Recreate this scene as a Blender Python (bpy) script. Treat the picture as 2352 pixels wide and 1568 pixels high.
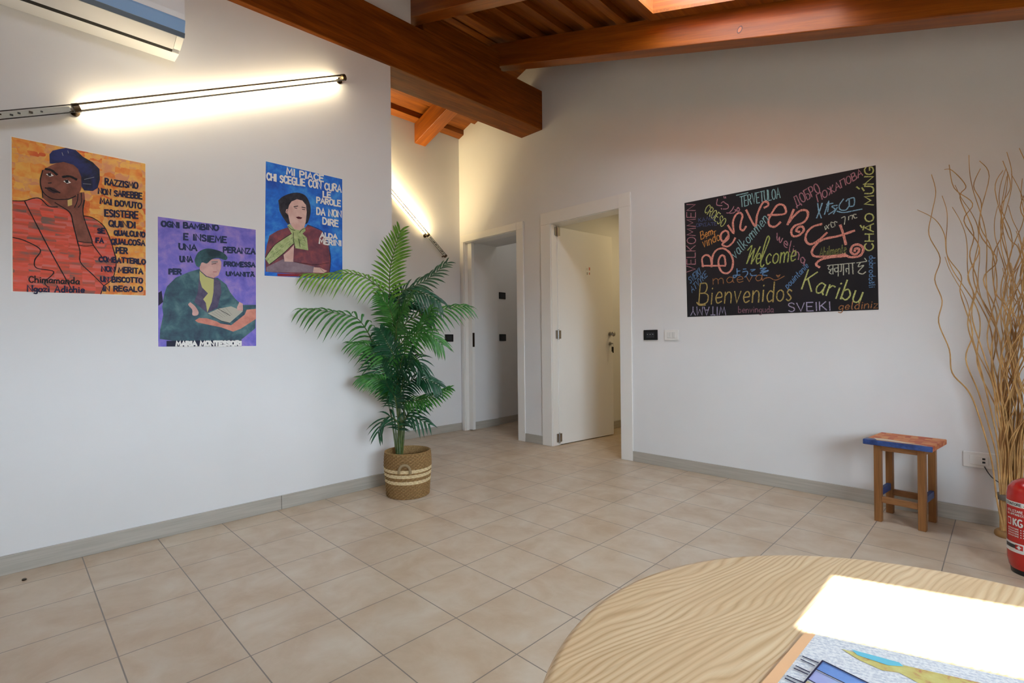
import bpy, bmesh, math, random
from mathutils import Vector, Matrix
for _o in list(bpy.data.objects): bpy.data.objects.remove(_o)
SC = bpy.context.scene
COL = SC.collection
R = math.radians
random.seed(7)

# ------------------------------------------------------------------ camera
YAW, PITCH, ROLL, FPX = 0.7793, 0.0012, -0.0106, 1147.52
CAM = Vector((0, 0, 1.0))
FW = Vector((-math.sin(YAW)*math.cos(PITCH), math.cos(YAW)*math.cos(PITCH), math.sin(PITCH)))
_r0 = Vector((math.cos(YAW), math.sin(YAW), 0)); _u0 = _r0.cross(FW)
RT = math.cos(ROLL)*_r0 + math.sin(ROLL)*_u0
UP = -math.sin(ROLL)*_r0 + math.cos(ROLL)*_u0
cd = bpy.data.cameras.new('camera'); co = bpy.data.objects.new('camera', cd); COL.objects.link(co)
m = Matrix.Identity(4)
for i in range(3):
    m[i][0], m[i][1], m[i][2], m[i][3] = RT[i], UP[i], -FW[i], CAM[i]
co.matrix_world = m
cd.sensor_fit = 'HORIZONTAL'; cd.sensor_width = 36; cd.lens = 36*FPX/2352; cd.clip_start = .02
SC.camera = co

# ------------------------------------------------------------------ world, sun, daylight openings, exposure
vs = SC.view_settings
vs.view_transform = 'Standard'; vs.look = 'None'; vs.gamma = 1; vs.use_curve_mapping = False
vs.exposure = 0.15
LAMP_P = 3.8                                          # watts per light tube
W = bpy.data.worlds.new('sky'); SC.world = W; W.use_nodes = True
bg = W.node_tree.nodes['Background']
bg.inputs[1].default_value = 20.0
_wn = W.node_tree.nodes; _wl = W.node_tree.links                # bright pale blue sky over a dull, darker ground
_tc = _wn.new('ShaderNodeTexCoord'); _sx = _wn.new('ShaderNodeSeparateXYZ'); _wr = _wn.new('ShaderNodeValToRGB')
_mr = _wn.new('ShaderNodeMapRange'); _mr.inputs[1].default_value = -1; _mr.inputs[2].default_value = 1
_wl.new(_tc.outputs['Generated'], _sx.inputs[0]); _wl.new(_sx.outputs['Z'], _mr.inputs[0]); _wl.new(_mr.outputs[0], _wr.inputs[0]); _wl.new(_wr.outputs[0], bg.inputs[0])
_e = _wr.color_ramp.elements; _e[0].position = .48; _e[0].color = (.19, .175, .15, 1); _e[1].position = .52; _e[1].color = (.72, .86, 1.0, 1)
SUN_D = Vector((.531, -.828, -1)).normalized()
sl = bpy.data.lights.new('sun', 'SUN'); sl.energy = 40; sl.angle = .003; sl.color = (1, .95, .88)
so = bpy.data.objects.new('sun', sl); COL.objects.link(so)
so.rotation_euler = SUN_D.to_track_quat('-Z', 'Y').to_euler(); so.location = (-3, 6, 8)
def portal(name, loc, direction, sx, sy):
    l = bpy.data.lights.new(name, 'AREA'); l.shape = 'RECTANGLE'; l.size = sx; l.size_y = sy
    l.cycles.is_portal = True
    o = bpy.data.objects.new(name, l); COL.objects.link(o); o.location = loc
    o.rotation_euler = Vector(direction).to_track_quat('-Z', 'Z').to_euler()
    return o
def area(name, loc, direction, sx, sy, power, col, upaxis='Z'):
    l = bpy.data.lights.new(name, 'AREA'); l.shape = 'RECTANGLE'; l.size = sx; l.size_y = sy
    l.energy = power; l.color = col
    o = bpy.data.objects.new(name, l); COL.objects.link(o); o.location = loc
    o.rotation_euler = Vector(direction).to_track_quat('-Z', upaxis).to_euler()
    return o

# ------------------------------------------------------------------ setting dimensions
XL, YR, XN, YC = -3.1437, 3.6668, -4.449, 1.9623      # left wall, back wall, niche wall, corner
XE, YB = 1.55, -2.6                                   # right wall, wall behind the camera
SL = .3185
def zu(x): return 3.444 - SL*(x+3.145)                # underside of the rafters, main room
def zn(x): return 3.122 + SL*(x+4.449)                # underside of the rafters, niche side
XRIDGE = -3.31
RH, BH = .206, .055                                   # rafter height, batten height
WR = (-.3, .8, 1.7, 1.75)                            # right window: y0, z0, y1, z1
WB = (-1.0, .9, -.6, 1.6)                             # rear window:  x0, z0, x1, z1
SKX0, SKX1, SKY0, SKY1, SKD = -1.63, -.63, 2.485, 3.0, .35
SK2 = (.50, 1.05)                                     # second skylight, added out of view to light the upper left wall: y range
portal('daylight_right', (XE+.05, (WR[0]+WR[2])/2, (WR[1]+WR[3])/2), (-1, 0, 0), WR[2]-WR[0], WR[3]-WR[1])
portal('daylight_rear', ((WB[0]+WB[2])/2, YB-.05, (WB[1]+WB[3])/2), (0, 1, 0), WB[2]-WB[0], WB[3]-WB[1])
_sn = Vector((SL, 0, 1)).normalized()
for _y in ((SKY0+SKY1)/2, (SK2[0]+SK2[1])/2):
    _sc = Vector(((SKX0+SKX1)/2, _y, zu((SKX0+SKX1)/2)+RH+SKD+.03))
    _pl = portal('daylight_skylight', _sc, -_sn, 1.05, .55)
    _pl.rotation_euler = Matrix(((_sn.z, 0, _sn.x), (0, 1, 0), (-_sn.x, 0, _sn.z))).to_euler()

area('closet_fill', (-3.85, 4.5, 2.5), (0, 0, -1), .3, .3, .9, (1, .93, .84), 'Y')  # added fill without a known lamp, lifts the dim closet
area('washroom_light', (-2.3, 5.0, 2.5), (0, 0, -1), .4, .4, 7, (1, .76, .40), 'Y')
# ------------------------------------------------------------------ pixel helpers (2352 x 1568)
def ray(u, v): return FW + RT*((u-1176)/FPX) - UP*((v-784)/FPX)
def on(u, v, ax, val):
    d = ray(u, v); return CAM + d*((val-CAM[ax])/d[ax])
def at(u, v, depth): return CAM + ray(u, v)*depth

# ------------------------------------------------------------------ materials
def lin(c):
    return tuple(((x/255)/12.92 if x/255 <= .04045 else ((x/255+.055)/1.055)**2.4) for x in c)
MATS = {}
def mat(name, rgb, rough=.5, spec=.5, metal=0, trans=0, emit=None, es=0, coat=0):
    if name in MATS: return MATS[name]
    mt = bpy.data.materials.new(name); mt.use_nodes = True
    b = mt.node_tree.nodes['Principled BSDF']
    b.inputs['Base Color'].default_value = (*lin(rgb), 1); b.inputs['Roughness'].default_value = rough
    b.inputs['Specular IOR Level'].default_value = spec; b.inputs['Metallic'].default_value = metal
    b.inputs['Transmission Weight'].default_value = trans; b.inputs['Coat Weight'].default_value = coat
    if emit: b.inputs['Emission Color'].default_value = (*lin(emit), 1); b.inputs['Emission Strength'].default_value = es
    MATS[name] = mt; return mt
def N(mt, t, **kw):
    n = mt.node_tree.nodes.new(t)
    for k, v in kw.items(): setattr(n, k, v)
    return n
def L(mt, a, b): mt.node_tree.links.new(a, b)
def bsdf(mt): return mt.node_tree.nodes['Principled BSDF']
def coords(mt, scale=(1, 1, 1), loc=(0, 0, 0), rot=(0, 0, 0), kind='Position'):
    if kind == 'Position': src = N(mt, 'ShaderNodeNewGeometry').outputs['Position']
    else: src = N(mt, 'ShaderNodeTexCoord').outputs[kind]
    mp = N(mt, 'ShaderNodeMapping'); mp.inputs['Scale'].default_value = scale
    mp.inputs['Location'].default_value = loc; mp.inputs['Rotation'].default_value = rot
    L(mt, src, mp.inputs[0]); return mp.outputs[0]
def ramp(mt, fac, stops):
    r = N(mt, 'ShaderNodeValToRGB'); e = r.color_ramp.elements
    while len(e) < len(stops): e.new(.5)
    for k, (p, c) in enumerate(stops): e[k].position = p; e[k].color = (*lin(c), 1)
    L(mt, fac, r.inputs[0]); return r.outputs[0]
def bump(mt, h, strength=.2, dist=.01):
    b = N(mt, 'ShaderNodeBump'); b.inputs['Strength'].default_value = strength; b.inputs['Distance'].default_value = dist
    L(mt, h, b.inputs['Height']); L(mt, b.outputs[0], bsdf(mt).inputs['Normal'])
def noise(mt, vec, scale, detail=3, rough=.55, dist=0):
    n = N(mt, 'ShaderNodeTexNoise'); n.inputs['Scale'].default_value = scale; n.inputs['Detail'].default_value = detail
    n.inputs['Roughness'].default_value = rough; n.inputs['Distortion'].default_value = dist
    L(mt, vec, n.inputs['Vector']); return n
def mixc(mt, fac, a, b, mode='MIX'):
    x = N(mt, 'ShaderNodeMix', data_type='RGBA', blend_type=mode)
    for s, v in ((x.inputs[0], fac), (x.inputs[6], a), (x.inputs[7], b)):
        if hasattr(v, 'node'): L(mt, v, s)
        elif isinstance(v, tuple): s.default_value = (*lin(v), 1)
        else: s.default_value = v
    return x.outputs[2]
def plaster(name, rgb):
    mt = mat(name, rgb, .85, .25)
    n = noise(mt, coords(mt), 90, 4); bump(mt, n.outputs[0], .06, .004)
    n2 = noise(mt, coords(mt), 1.3, 3)
    L(mt, ramp(mt, n2.outputs[0], [(.3, tuple(int(c*.975) for c in rgb)), (.7, rgb)]), bsdf(mt).inputs['Base Color']); return mt
def wood(name, c0, c1, axis=0, rough=.45, s=1.0, tilt=0):
    mt = mat(name, c1, rough, .4)
    sc = [9*s, 9*s, 9*s]; sc[axis] = .7*s
    pre = coords(mt, rot=(0, tilt, 0), kind='Object')
    def scaled(q):
        mp = N(mt, 'ShaderNodeMapping'); mp.inputs['Scale'].default_value = q; L(mt, pre, mp.inputs[0]); return mp.outputs[0]
    v = scaled(tuple(sc))
    n = noise(mt, v, 2.2, 6, .6, .6)
    sc2 = [60*s, 60*s, 60*s]; sc2[axis] = 2*s
    f = noise(mt, scaled(tuple(sc2)), 2, 3)
    mid = tuple((a+b)//2 for a, b in zip(c0, c1))
    col = ramp(mt, n.outputs[0], [(.28, c0), (.5, mid), (.72, c1)])
    fac = ramp(mt, f.outputs[0], [(.3, (205, 205, 205)), (.7, (255, 255, 255))])
    L(mt, mixc(mt, .8, col, fac, 'MULTIPLY'), bsdf(mt).inputs['Base Color'])
    bump(mt, f.outputs[0], .08, .003); return mt

M_wall = plaster('white_wall_paint', (232, 231, 229))
M_ceilw = plaster('white_ceiling_paint', (225, 224, 220))
M_beamY = wood('stained_beam_wood', (108, 52, 4), (158, 84, 12), 1, .42)
M_beamX = wood('stained_rafter_wood', (124, 60, 6), (178, 98, 20), 0, .42, 1, -math.atan(.3185))
bsdf(M_beamX).inputs['Coat Weight'].default_value = .3; bsdf(M_beamX).inputs['Coat Roughness'].default_value = .35
bsdf(M_beamY).inputs['Specular IOR Level'].default_value = .2; bsdf(M_beamY).inputs['Roughness'].default_value = .6
M_beamN = wood('stained_hall_rafter_wood', (124, 60, 6), (178, 98, 20), 0, .42, 1, math.atan(.3185))
M_plank = wood('stained_plank_wood', (116, 58, 4), (172, 96, 16), 1, .5)
M_lacq = mat('white_door_lacquer', (236, 233, 226), .38, .5)
M_leaf = mat('white_door_leaf', (238, 236, 230), .4, .5)
M_base = mat('grey_baseboard_tile', (176, 174, 164), .35, .5)
_n = noise(M_base, coords(M_base, (1, 1, 30)), 3, 3)
L(M_base, ramp(M_base, _n.outputs[0], [(.3, (168, 162, 150)), (.7, (186, 180, 168))]), bsdf(M_base).inputs['Base Color'])
M_black = mat('black_plastic', (18, 18, 20), .3, .5)
M_blackin = mat('dark_grey_plastic', (42, 42, 46), .35)
M_whiteP = mat('white_plastic', (232, 230, 224), .3, .5)
M_steel = mat('brushed_steel', (170, 168, 164), .28, .5, 1)
M_dsteel = mat('dark_bronze_metal', (72, 60, 48), .35, .5, 1)
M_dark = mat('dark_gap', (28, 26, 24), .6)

# floor tile
M_tile = mat('beige_floor_tile', (196, 178, 152), .34, .5)
_v = coords(M_tile, loc=(2.655, -.247, 0))
_bk = N(M_tile, 'ShaderNodeTexBrick', offset=0, squash=1)
L(M_tile, _v, _bk.inputs['Vector'])
for k, v in (('Scale', 1), ('Mortar Size', .0022), ('Mortar Smooth', .15), ('Bias', 0), ('Brick Width', .3065), ('Row Height', .2985)):
    _bk.inputs[k].default_value = v
_bk.inputs['Color1'].default_value = (0, 0, 0, 1); _bk.inputs['Color2'].default_value = (1, 1, 1, 1); _bk.inputs['Mortar'].default_value = (.5, .5, .5, 1)
_n1 = noise(M_tile, coords(M_tile), 5.5, 5, .6, .4)
_c = ramp(M_tile, _n1.outputs[0], [(.28, (178, 152, 124)), (.5, (193, 172, 147)), (.72, (204, 189, 168))])
_c = mixc(M_tile, .14, _c, ramp(M_tile, _bk.outputs['Color'], [(0, (176, 150, 122)), (1, (222, 208, 186))]))
_c = mixc(M_tile, _bk.outputs['Fac'], _c, (128, 116, 104))
L(M_tile, _c, bsdf(M_tile).inputs['Base Color'])
_h = N(M_tile, 'ShaderNodeMath', operation='SUBTRACT'); _h.inputs[0].default_value = 1; L(M_tile, _bk.outputs['Fac'], _h.inputs[1])
bump(M_tile, _h.outputs[0], .35, .002)
_rr = N(M_tile, 'ShaderNodeMapRange'); L(M_tile, noise(M_tile, coords(M_tile), 14, 3).outputs[0], _rr.inputs[0])
_rr.inputs[3].default_value = .3; _rr.inputs[4].default_value = .44; L(M_tile, _rr.outputs[0], bsdf(M_tile).inputs['Roughness'])

# ------------------------------------------------------------------ mesh building
class MB:
    def __init__(s): s.v = []; s.f = []; s.mi = []; s.mats = []
    def m(s, mt):
        if mt not in s.mats: s.mats.append(mt)
        return s.mats.index(mt)
    def face(s, pts, mt):
        b = len(s.v); s.v += [tuple(p) for p in pts]; s.f.append(tuple(range(b, b+len(pts)))); s.mi.append(s.m(mt))
    def hexa(s, p, mt):
        b = len(s.v); s.v += [tuple(q) for q in p]; k = s.m(mt)      # p: bottom ring 0-3 (ccw from above), top ring 4-7
        for f in ((3, 2, 1, 0), (4, 5, 6, 7), (0, 1, 5, 4), (1, 2, 6, 5), (2, 3, 7, 6), (3, 0, 4, 7)):
            s.f.append(tuple(b+i for i in f)); s.mi.append(k)
    def box(s, x0, y0, z0, x1, y1, z1, mt):
        s.hexa([(x0, y0, z0), (x1, y0, z0), (x1, y1, z0), (x0, y1, z0), (x0, y0, z1), (x1, y0, z1), (x1, y1, z1), (x0, y1, z1)], mt)
    def slope(s, x0, y0, x1, y1, zb, zt, mt):                        # zb, zt: functions of x or numbers
        fb = zb if callable(zb) else (lambda x: zb); ft = zt if callable(zt) else (lambda x: zt)
        s.hexa([(x0, y0, fb(x0)), (x1, y0, fb(x1)), (x1, y1, fb(x1)), (x0, y1, fb(x0)), (x0, y0, ft(x0)), (x1, y0, ft(x1)), (x1, y1, ft(x1)), (x0, y1, ft(x0))], mt)
    def extrude(s, poly, off, mt):                                   # planar polygon + offset vector
        off = Vector(off); n = len(poly); b = len(s.v); k = s.m(mt)
        s.v += [tuple(p) for p in poly] + [tuple(Vector(p)+off) for p in poly]
        s.f.append(tuple(range(b+n-1, b-1, -1))); s.mi.append(k)
        s.f.append(tuple(range(b+n, b+2*n))); s.mi.append(k)
        for i in range(n):
            j = (i+1) % n; s.f.append((b+i, b+j, b+n+j, b+n+i)); s.mi.append(k)
    def tube(s, path, rad, mt, seg=8, cap=True):
        path = [Vector(p) for p in path]; n = len(path); k = s.m(mt); b = len(s.v)
        rad = rad if isinstance(rad, (list, tuple)) else [rad]*n
        prev = None
        for i, p in enumerate(path):
            t = (path[min(i+1, n-1)] - path[max(i-1, 0)]).normalized()
            if prev is None:
                a = Vector((0, 0, 1)) if abs(t.z) < .9 else Vector((1, 0, 0)); x = t.cross(a).normalized()
            else: x = (prev - t*prev.dot(t)).normalized()
            prev = x; y = t.cross(x)
            for j in range(seg):
                a = 2*math.pi*j/seg; s.v.append(tuple(p + x*math.cos(a)*rad[i] + y*math.sin(a)*rad[i]))
        for i in range(n-1):
            for j in range(seg):
                j2 = (j+1) % seg
                s.f.append((b+i*seg+j, b+i*seg+j2, b+(i+1)*seg+j2, b+(i+1)*seg+j)); s.mi.append(k)
        if cap:
            s.f.append(tuple(b+j for j in reversed(range(seg)))); s.mi.append(k)
            s.f.append(tuple(b+(n-1)*seg+j for j in range(seg))); s.mi.append(k)
    def lathe(s, prof, c, mt, seg=40, fn=None):                      # prof: (r, z) bottom to top
        b = len(s.v); k = s.m(mt); c = Vector(c)
        for r, z in prof:
            for j in range(seg):
                a = 2*math.pi*j/seg; q = fn(r, z, a) if fn else r
                s.v.append((c.x+q*math.cos(a), c.y+q*math.sin(a), c.z+z))
        for i in range(len(prof)-1):
            for j in range(seg):
                j2 = (j+1) % seg
                s.f.append((b+i*seg+j, b+i*seg+j2, b+(i+1)*seg+j2, b+(i+1)*seg+j)); s.mi.append(k)
        if prof[0][0] > 1e-4: s.f.append(tuple(b+j for j in reversed(range(seg)))); s.mi.append(k)
        if prof[-1][0] > 1e-4: s.f.append(tuple(b+(len(prof)-1)*seg+j for j in range(seg))); s.mi.append(k)
    def build(s, name, parent=None, smooth=False, bev=0, origin=None):
        me = bpy.data.meshes.new(name)
        o0 = Vector((0, 0, 0))
        if parent is not None and parent.get('_org'): o0 = Vector(parent['_org'])
        if origin is not None: o0 = Vector(origin)
        me.from_pydata([tuple(Vector(v)-o0) for v in s.v], [], s.f)
        for mt in s.mats: me.materials.append(mt)
        for p, k in zip(me.polygons, s.mi): p.material_index = k; p.use_smooth = smooth
        me.validate(); me.update()
        if smooth:
            try: me.set_sharp_from_angle(angle=R(42))
            except Exception: pass
        o = bpy.data.objects.new(name, me); COL.objects.link(o)
        if parent is not None: o.parent = parent
        else: o.location = o0
        if parent is None: ORG[o] = o0
        if bev:
            md = o.modifiers.new('bevel', 'BEVEL'); md.width = bev; md.segments = 2; md.limit_method = 'ANGLE'; md.angle_limit = R(40)
        return o
ORG = {}
def part(mb, name, parent, smooth=False, bev=0, label=None):
    root = parent
    while root.parent: root = root.parent
    o = mb.build(name, None, smooth, bev, origin=ORG[root])
    del ORG[o]; o.location = (0, 0, 0); o.parent = parent
    if label: o['label'] = label
    return o
def tag(o, label, cat, group=None):
    o['label'] = label; o['category'] = cat
    if group: o['group'] = group
    return o
def thing(name, loc, label, cat, group=None):
    o = bpy.data.objects.new(name, None); COL.objects.link(o); o.location = loc; o.empty_display_size = .05
    ORG[o] = Vector(loc); return tag(o, label, cat, group)
def struct(o, label=None):
    o['kind'] = 'structure'
    if label: o['label'] = label
    return o

# ------------------------------------------------------------------ the room shell
def ztop(x): return (zu(x) if x > XRIDGE else zn(x)) + RH + BH + .02
T = .13
b = MB(); b.box(-5.2, YB-.2, -.1, XE+.2, YR+2.6, 0, M_tile); struct(b.build('floor'))
# left wall with its return into the niche
b = MB()
_bl = lambda y: 3.0 + .031*(y-1.955)
b.hexa([(XL-.3, YB, 0), (XL, YB, 0), (XL, YC, 0), (XL-.3, YC, 0), (XL-.3, YB, 2.96), (XL, YB, 2.96), (XL, YC, 3.004), (XL-.3, YC, 3.004)], M_wall)
b.box(XL-.3, YB, 3.2, XL-.02, 2.155, 3.68, M_wall)           # plaster above the ridge beam
b.box(XL-.3, YB, 2.96, XL-.05, YC, 3.21, M_wall)
struct(b.build('wall_left'))
# back wall with two doorways
D1 = (-4.385, -3.522, 2.150); D2 = (-3.096, -2.312, 2.137)
b = MB(); Y0, Y1 = YR, YR+T
def col(x0, x1, z0=0): b.slope(x0, Y0, x1, Y1, z0, ztop, M_wall)
col(XN-T, D1[0]); col(D1[0], D1[1], D1[2]); col(D1[1], XRIDGE); col(XRIDGE, D2[0]); col(D2[0], D2[1], D2[2]); col(D2[1], XE+.15)
struct(b.build('wall_back'))
# niche wall, niche end, right wall with window, rear wall with window
b = MB(); b.box(XN-T, .6, 0, XN, YR, ztop(XN), M_wall); struct(b.build('wall_niche'))
b = MB(); b.slope(XN, .6, XRIDGE, .7, 0, ztop, M_wall); struct(b.build('wall_niche_end'))
b = MB(); zt = ztop(XE)
b.box(XE, YB, 0, XE+.15, WR[0], zt, M_wall); b.box(XE, WR[2], 0, XE+.15, YR+T, zt, M_wall)
b.box(XE, WR[0], 0, XE+.15, WR[2], WR[1], M_wall); b.box(XE, WR[0], WR[3], XE+.15, WR[2], zt, M_wall)
struct(b.build('wall_right'))
b = MB()
b.slope(XL-.3, YB-.15, WB[0], YB, 0, lambda x: ztop(max(x, XRIDGE+.001)), M_wall); b.slope(WB[2], YB-.15, XE+.15, YB, 0, ztop, M_wall)
b.slope(WB[0], YB-.15, WB[2], YB, 0, WB[1], M_wall); b.slope(WB[0], YB-.15, WB[2], YB, WB[3], ztop, M_wall)
struct(b.build('wall_rear'))
def window(name, a, bb, fixed, ax):
    f = MB(); t = .05
    def bx(h0, z0, h1, z1, mb=f):
        if ax == 0: mb.box(fixed+.04, h0, z0, fixed+.1, h1, z1, M_lacq)
        else: mb.box(h0, fixed-.1, z0, h1, fixed-.04, z1, M_lacq)
    bx(a[0], a[1], a[0]+t, a[3]); bx(a[2]-t, a[1], a[2], a[3]); bx(a[0]+t, a[1], a[2]-t, a[1]+t); bx(a[0]+t, a[3]-t, a[2]-t, a[3])
    mid = (a[0]+a[2])/2; bx(mid-.035, a[1]+t, mid+.035, a[3]-t)
    struct(f.build(name))
window('window_2', WR, 0, XE, 0); window('window_3', WB, 0, YB, 1)
# rooms behind the doorways
b = MB()
b.box(-3.30, YR+T, 0, -3.20, 6.0, 2.55, M_wall); b.box(-1.5, YR+T, 0, -1.4, 6.0, 2.55, M_wall)
b.box(-3.30, 6.0, 0, -1.4, 6.1, 2.55, M_wall); b.box(-3.30, YR+T, 2.55, -1.4, 6.1, 2.65, M_ceilw); struct(b.build('wall_washroom'))
b = MB()
b.box(-4.6, YR+T, 0, -4.362, 4.17, 2.55, M_wall); b.hexa([(-4.6, 4.17, 0), (-4.385, 4.17, 0), (-4.44, 4.90, 0), (-4.6, 4.90, 0), (-4.6, 4.17, 2.55), (-4.385, 4.17, 2.55), (-4.44, 4.90, 2.55), (-4.6, 4.90, 2.55)], M_wall)
b.box(-4.6, 4.9, 0, -3.31, 5.0, 2.55, M_wall); b.box(-4.362, YR+T+.011, 2.15, -3.31, 4.17, 2.55, M_wall); b.box(-3.42, YR+T, 0, -3.31, 4.9, 2.55, M_wall); b.box(-4.6, YR+T, 2.55, -3.31, 5.0, 2.65, M_ceilw); struct(b.build('wall_closet'))

# ceiling: planked slabs with the skylight hole, both slopes
b = MB(); o1 = RH+BH
pb = lambda x: zu(x)+o1; pt = lambda x: zu(x)+o1+.14
g = .02; hx0, hx1 = SKX0-g, SKX1+g
b.slope(XRIDGE, YB-.15, hx0, YR+T, pb, pt, M_plank); b.slope(hx1, YB-.15, XE+.3, YR+T, pb, pt, M_plank)
b.slope(hx0, YB-.15, hx1, SK2[0]-g, pb, pt, M_plank); b.slope(hx0, SK2[1]+g, hx1, SKY0-g, pb, pt, M_plank); b.slope(hx0, SKY1+g, hx1, YR+T, pb, pt, M_plank)
b.slope(XN-.3, .5, XRIDGE, YR+T, lambda x: zn(x)+o1, lambda x: zn(x)+o1+.14, M_plank)
struct(b.build('ceiling'))

# ridge beam
def beam_x(y): return -3.130 - .0265*(y-1.955)
b = MB(); ya, yb = YB, YR
def ring(y): x = beam_x(y); z = _bl(y); return x, z
(xa, za), (xb, zb_) = ring(ya), ring(yb)
b.hexa([(xa-.30, ya, za), (xa, ya, za), (xb, yb, zb_), (xb-.28, yb, zb_), (xa-.30, ya, za+.372), (xa, ya, za+.372), (xb, yb, zb_+.376), (xb-.28, yb, zb_+.376)], M_beamY)
tag(b.build('ridge_beam', bev=.006, origin=(xb-.14, 1, za)), 'massive brown ridge beam running over the left wall to the back wall', 'beam')
b = MB(); b.box(-3.30, 2.275, 3.40, -3.178, 3.1, 3.575, M_beamY); b.box(-3.178, 2.275, 3.40, -3.160, 3.1, 3.425, M_beamY); b.box(-3.178, 2.275, 3.555, -3.168, 3.1, 3.575, M_beamY)
tag(b.build('ridge_board', bev=.003, origin=(-3.2, 2.7, 3.4)), 'dark infill board lying on the ridge beam between the two rafters', 'board')
# rafters
def rafter(y0, y1, x0, x1, label, f=zu, name='rafter', ma=None):
    b = MB(); b.slope(x0, y0, x1, y1, f, lambda x: f(x)+RH, ma or M_beamX)
    return tag(b.build(name, bev=.005, origin=((x0+x1)/2, (y0+y1)/2, f((x0+x1)/2))), label, 'beam', 'ceiling rafters')
r2 = rafter(3.10, 3.22, -3.30, XE, 'long brown rafter crossing above the chalkboard wall, a ringed knot on its side')
rafter(2.155, 2.272, -3.30, XE, 'brown rafter at the top edge of the photo, left of the skylight')
rafter(3.061, 3.20, XN, -3.32, 'short bright orange rafter end above the lamp in the hallway corner', zn, ma=M_beamN)
_k = MB(); _p = on(1699, 68, 1, 3.0995)
for rr, mm in ((.016, mat('knot_ring', (70, 40, 34), .5)), (.011, mat('knot_core', (176, 106, 66), .5))):
    _k.face([(_p.x+rr*1.0*math.cos(a*math.pi/8)+.004*math.sin(a*math.pi/8), 3.0996-(.0004 if rr < .012 else 0), _p.z+rr*1.35*math.sin(a*math.pi/8)) for a in range(16)], mm)
part(_k, 'knot', r2, label='dark ringed knot')
# battens above the rafters
k = 0
ords = ['first', 'second', 'third', 'fourth', 'fifth', 'sixth', 'seventh', 'eighth', 'ninth', 'tenth', 'eleventh', 'twelfth', 'thirteenth', 'fourteenth', 'fifteenth', 'sixteenth']
xs = []
x = -3.02
xs = [-3.017+.272*i for i in range(16)]
for x in xs:
    x0, x1 = x-.04, x+.04
    segs = [(SKY1+.09, YR), (SK2[1]+.09, SKY0-.09)] if (x1 > SKX0-.09 and x0 < SKX1+.09) else [(YB, YR)]
    for s0, s1 in segs[:1]:
        b = MB(); b.slope(x0, s0, x1, s1, lambda q: zu(q)+RH, lambda q: zu(q)+RH+BH, M_plank)
        tag(b.build('ceiling_batten', bev=.003, origin=(x, (s0+s1)/2, zu(x)+RH)), f'brown ceiling batten lying across the rafters, {ords[k]} from the ridge beam', 'batten', 'ceiling battens of the main room')
    k += 1
for i, x in enumerate([-4.40, -4.13, -3.86, -3.59]):
    b = MB(); b.slope(x-.04, .7, x+.04, YR, lambda q: zn(q)+RH, lambda q: zn(q)+RH+BH, M_plank)
    tag(b.build('ceiling_batten', bev=.003, origin=(x, 2.2, zn(x)+RH)), f'orange lit ceiling batten over the hallway corner, {ords[i]} from the hallway wall', 'batten', 'ceiling battens of the hallway')

# skylights
M_pane = bpy.data.materials.new('window_pane'); M_pane.use_nodes = True
_nt = M_pane.node_tree; _nt.nodes.remove(_nt.nodes['Principled BSDF'])
_tr = N(M_pane, 'ShaderNodeBsdfTransparent'); _gl = N(M_pane, 'ShaderNodeBsdfGlossy'); _gl.inputs['Roughness'].default_value = .02
_mx = N(M_pane, 'ShaderNodeMixShader'); _mx.inputs[0].default_value = .06
L(M_pane, _tr.outputs[0], _mx.inputs[1]); L(M_pane, _gl.outputs[0], _mx.inputs[2]); L(M_pane, _mx.outputs[0], _nt.nodes['Material Output'].inputs[0])
def skylight(name, SKX0, SKX1, SKY0, SKY1):
    b = MB(); u0 = lambda x: zu(x)+RH-.02; u1 = lambda x: zu(x)+RH; tp = lambda x: zu(x)+RH+SKD
    w = .09
    b.slope(SKX0-w, SKY0-w, SKX1+w, SKY0, u0, u1, M_plank); b.slope(SKX0-w, SKY1, SKX1+w, SKY1+w, u0, u1, M_plank)
    b.slope(SKX0-w, SKY0, SKX0, SKY1, u0, u1, M_plank); b.slope(SKX1, SKY0, SKX1+w, SKY1, u0, u1, M_plank)
    sk = struct(b.build(name, origin=(SKX0, SKY0, zu(SKX0))))
    b = MB()
    b.slope(SKX0-.02, SKY0-.02, SKX1+.02, SKY0, u1, tp, M_beamX); b.slope(SKX0-.02, SKY1, SKX1+.02, SKY1+.02, u1, tp, M_beamX)
    b.slope(SKX0-.02, SKY0, SKX0, SKY1, u1, tp, M_beamX); b.slope(SKX1, SKY0, SKX1+.02, SKY1, u1, tp, M_beamX)
    part(b, 'reveal', sk)
    b = MB(); b.slope(SKX0, SKY0, SKX1, SKY1, lambda x: tp(x)-.012, lambda x: tp(x)-.006, M_pane); part(b, 'pane', sk)
skylight('window_1', SKX0, SKX1, SKY0, SKY1)
skylight('window_added', SKX0, SKX1, SK2[0], SK2[1])  # unseen skylight, added for cool light on the left wall

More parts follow.
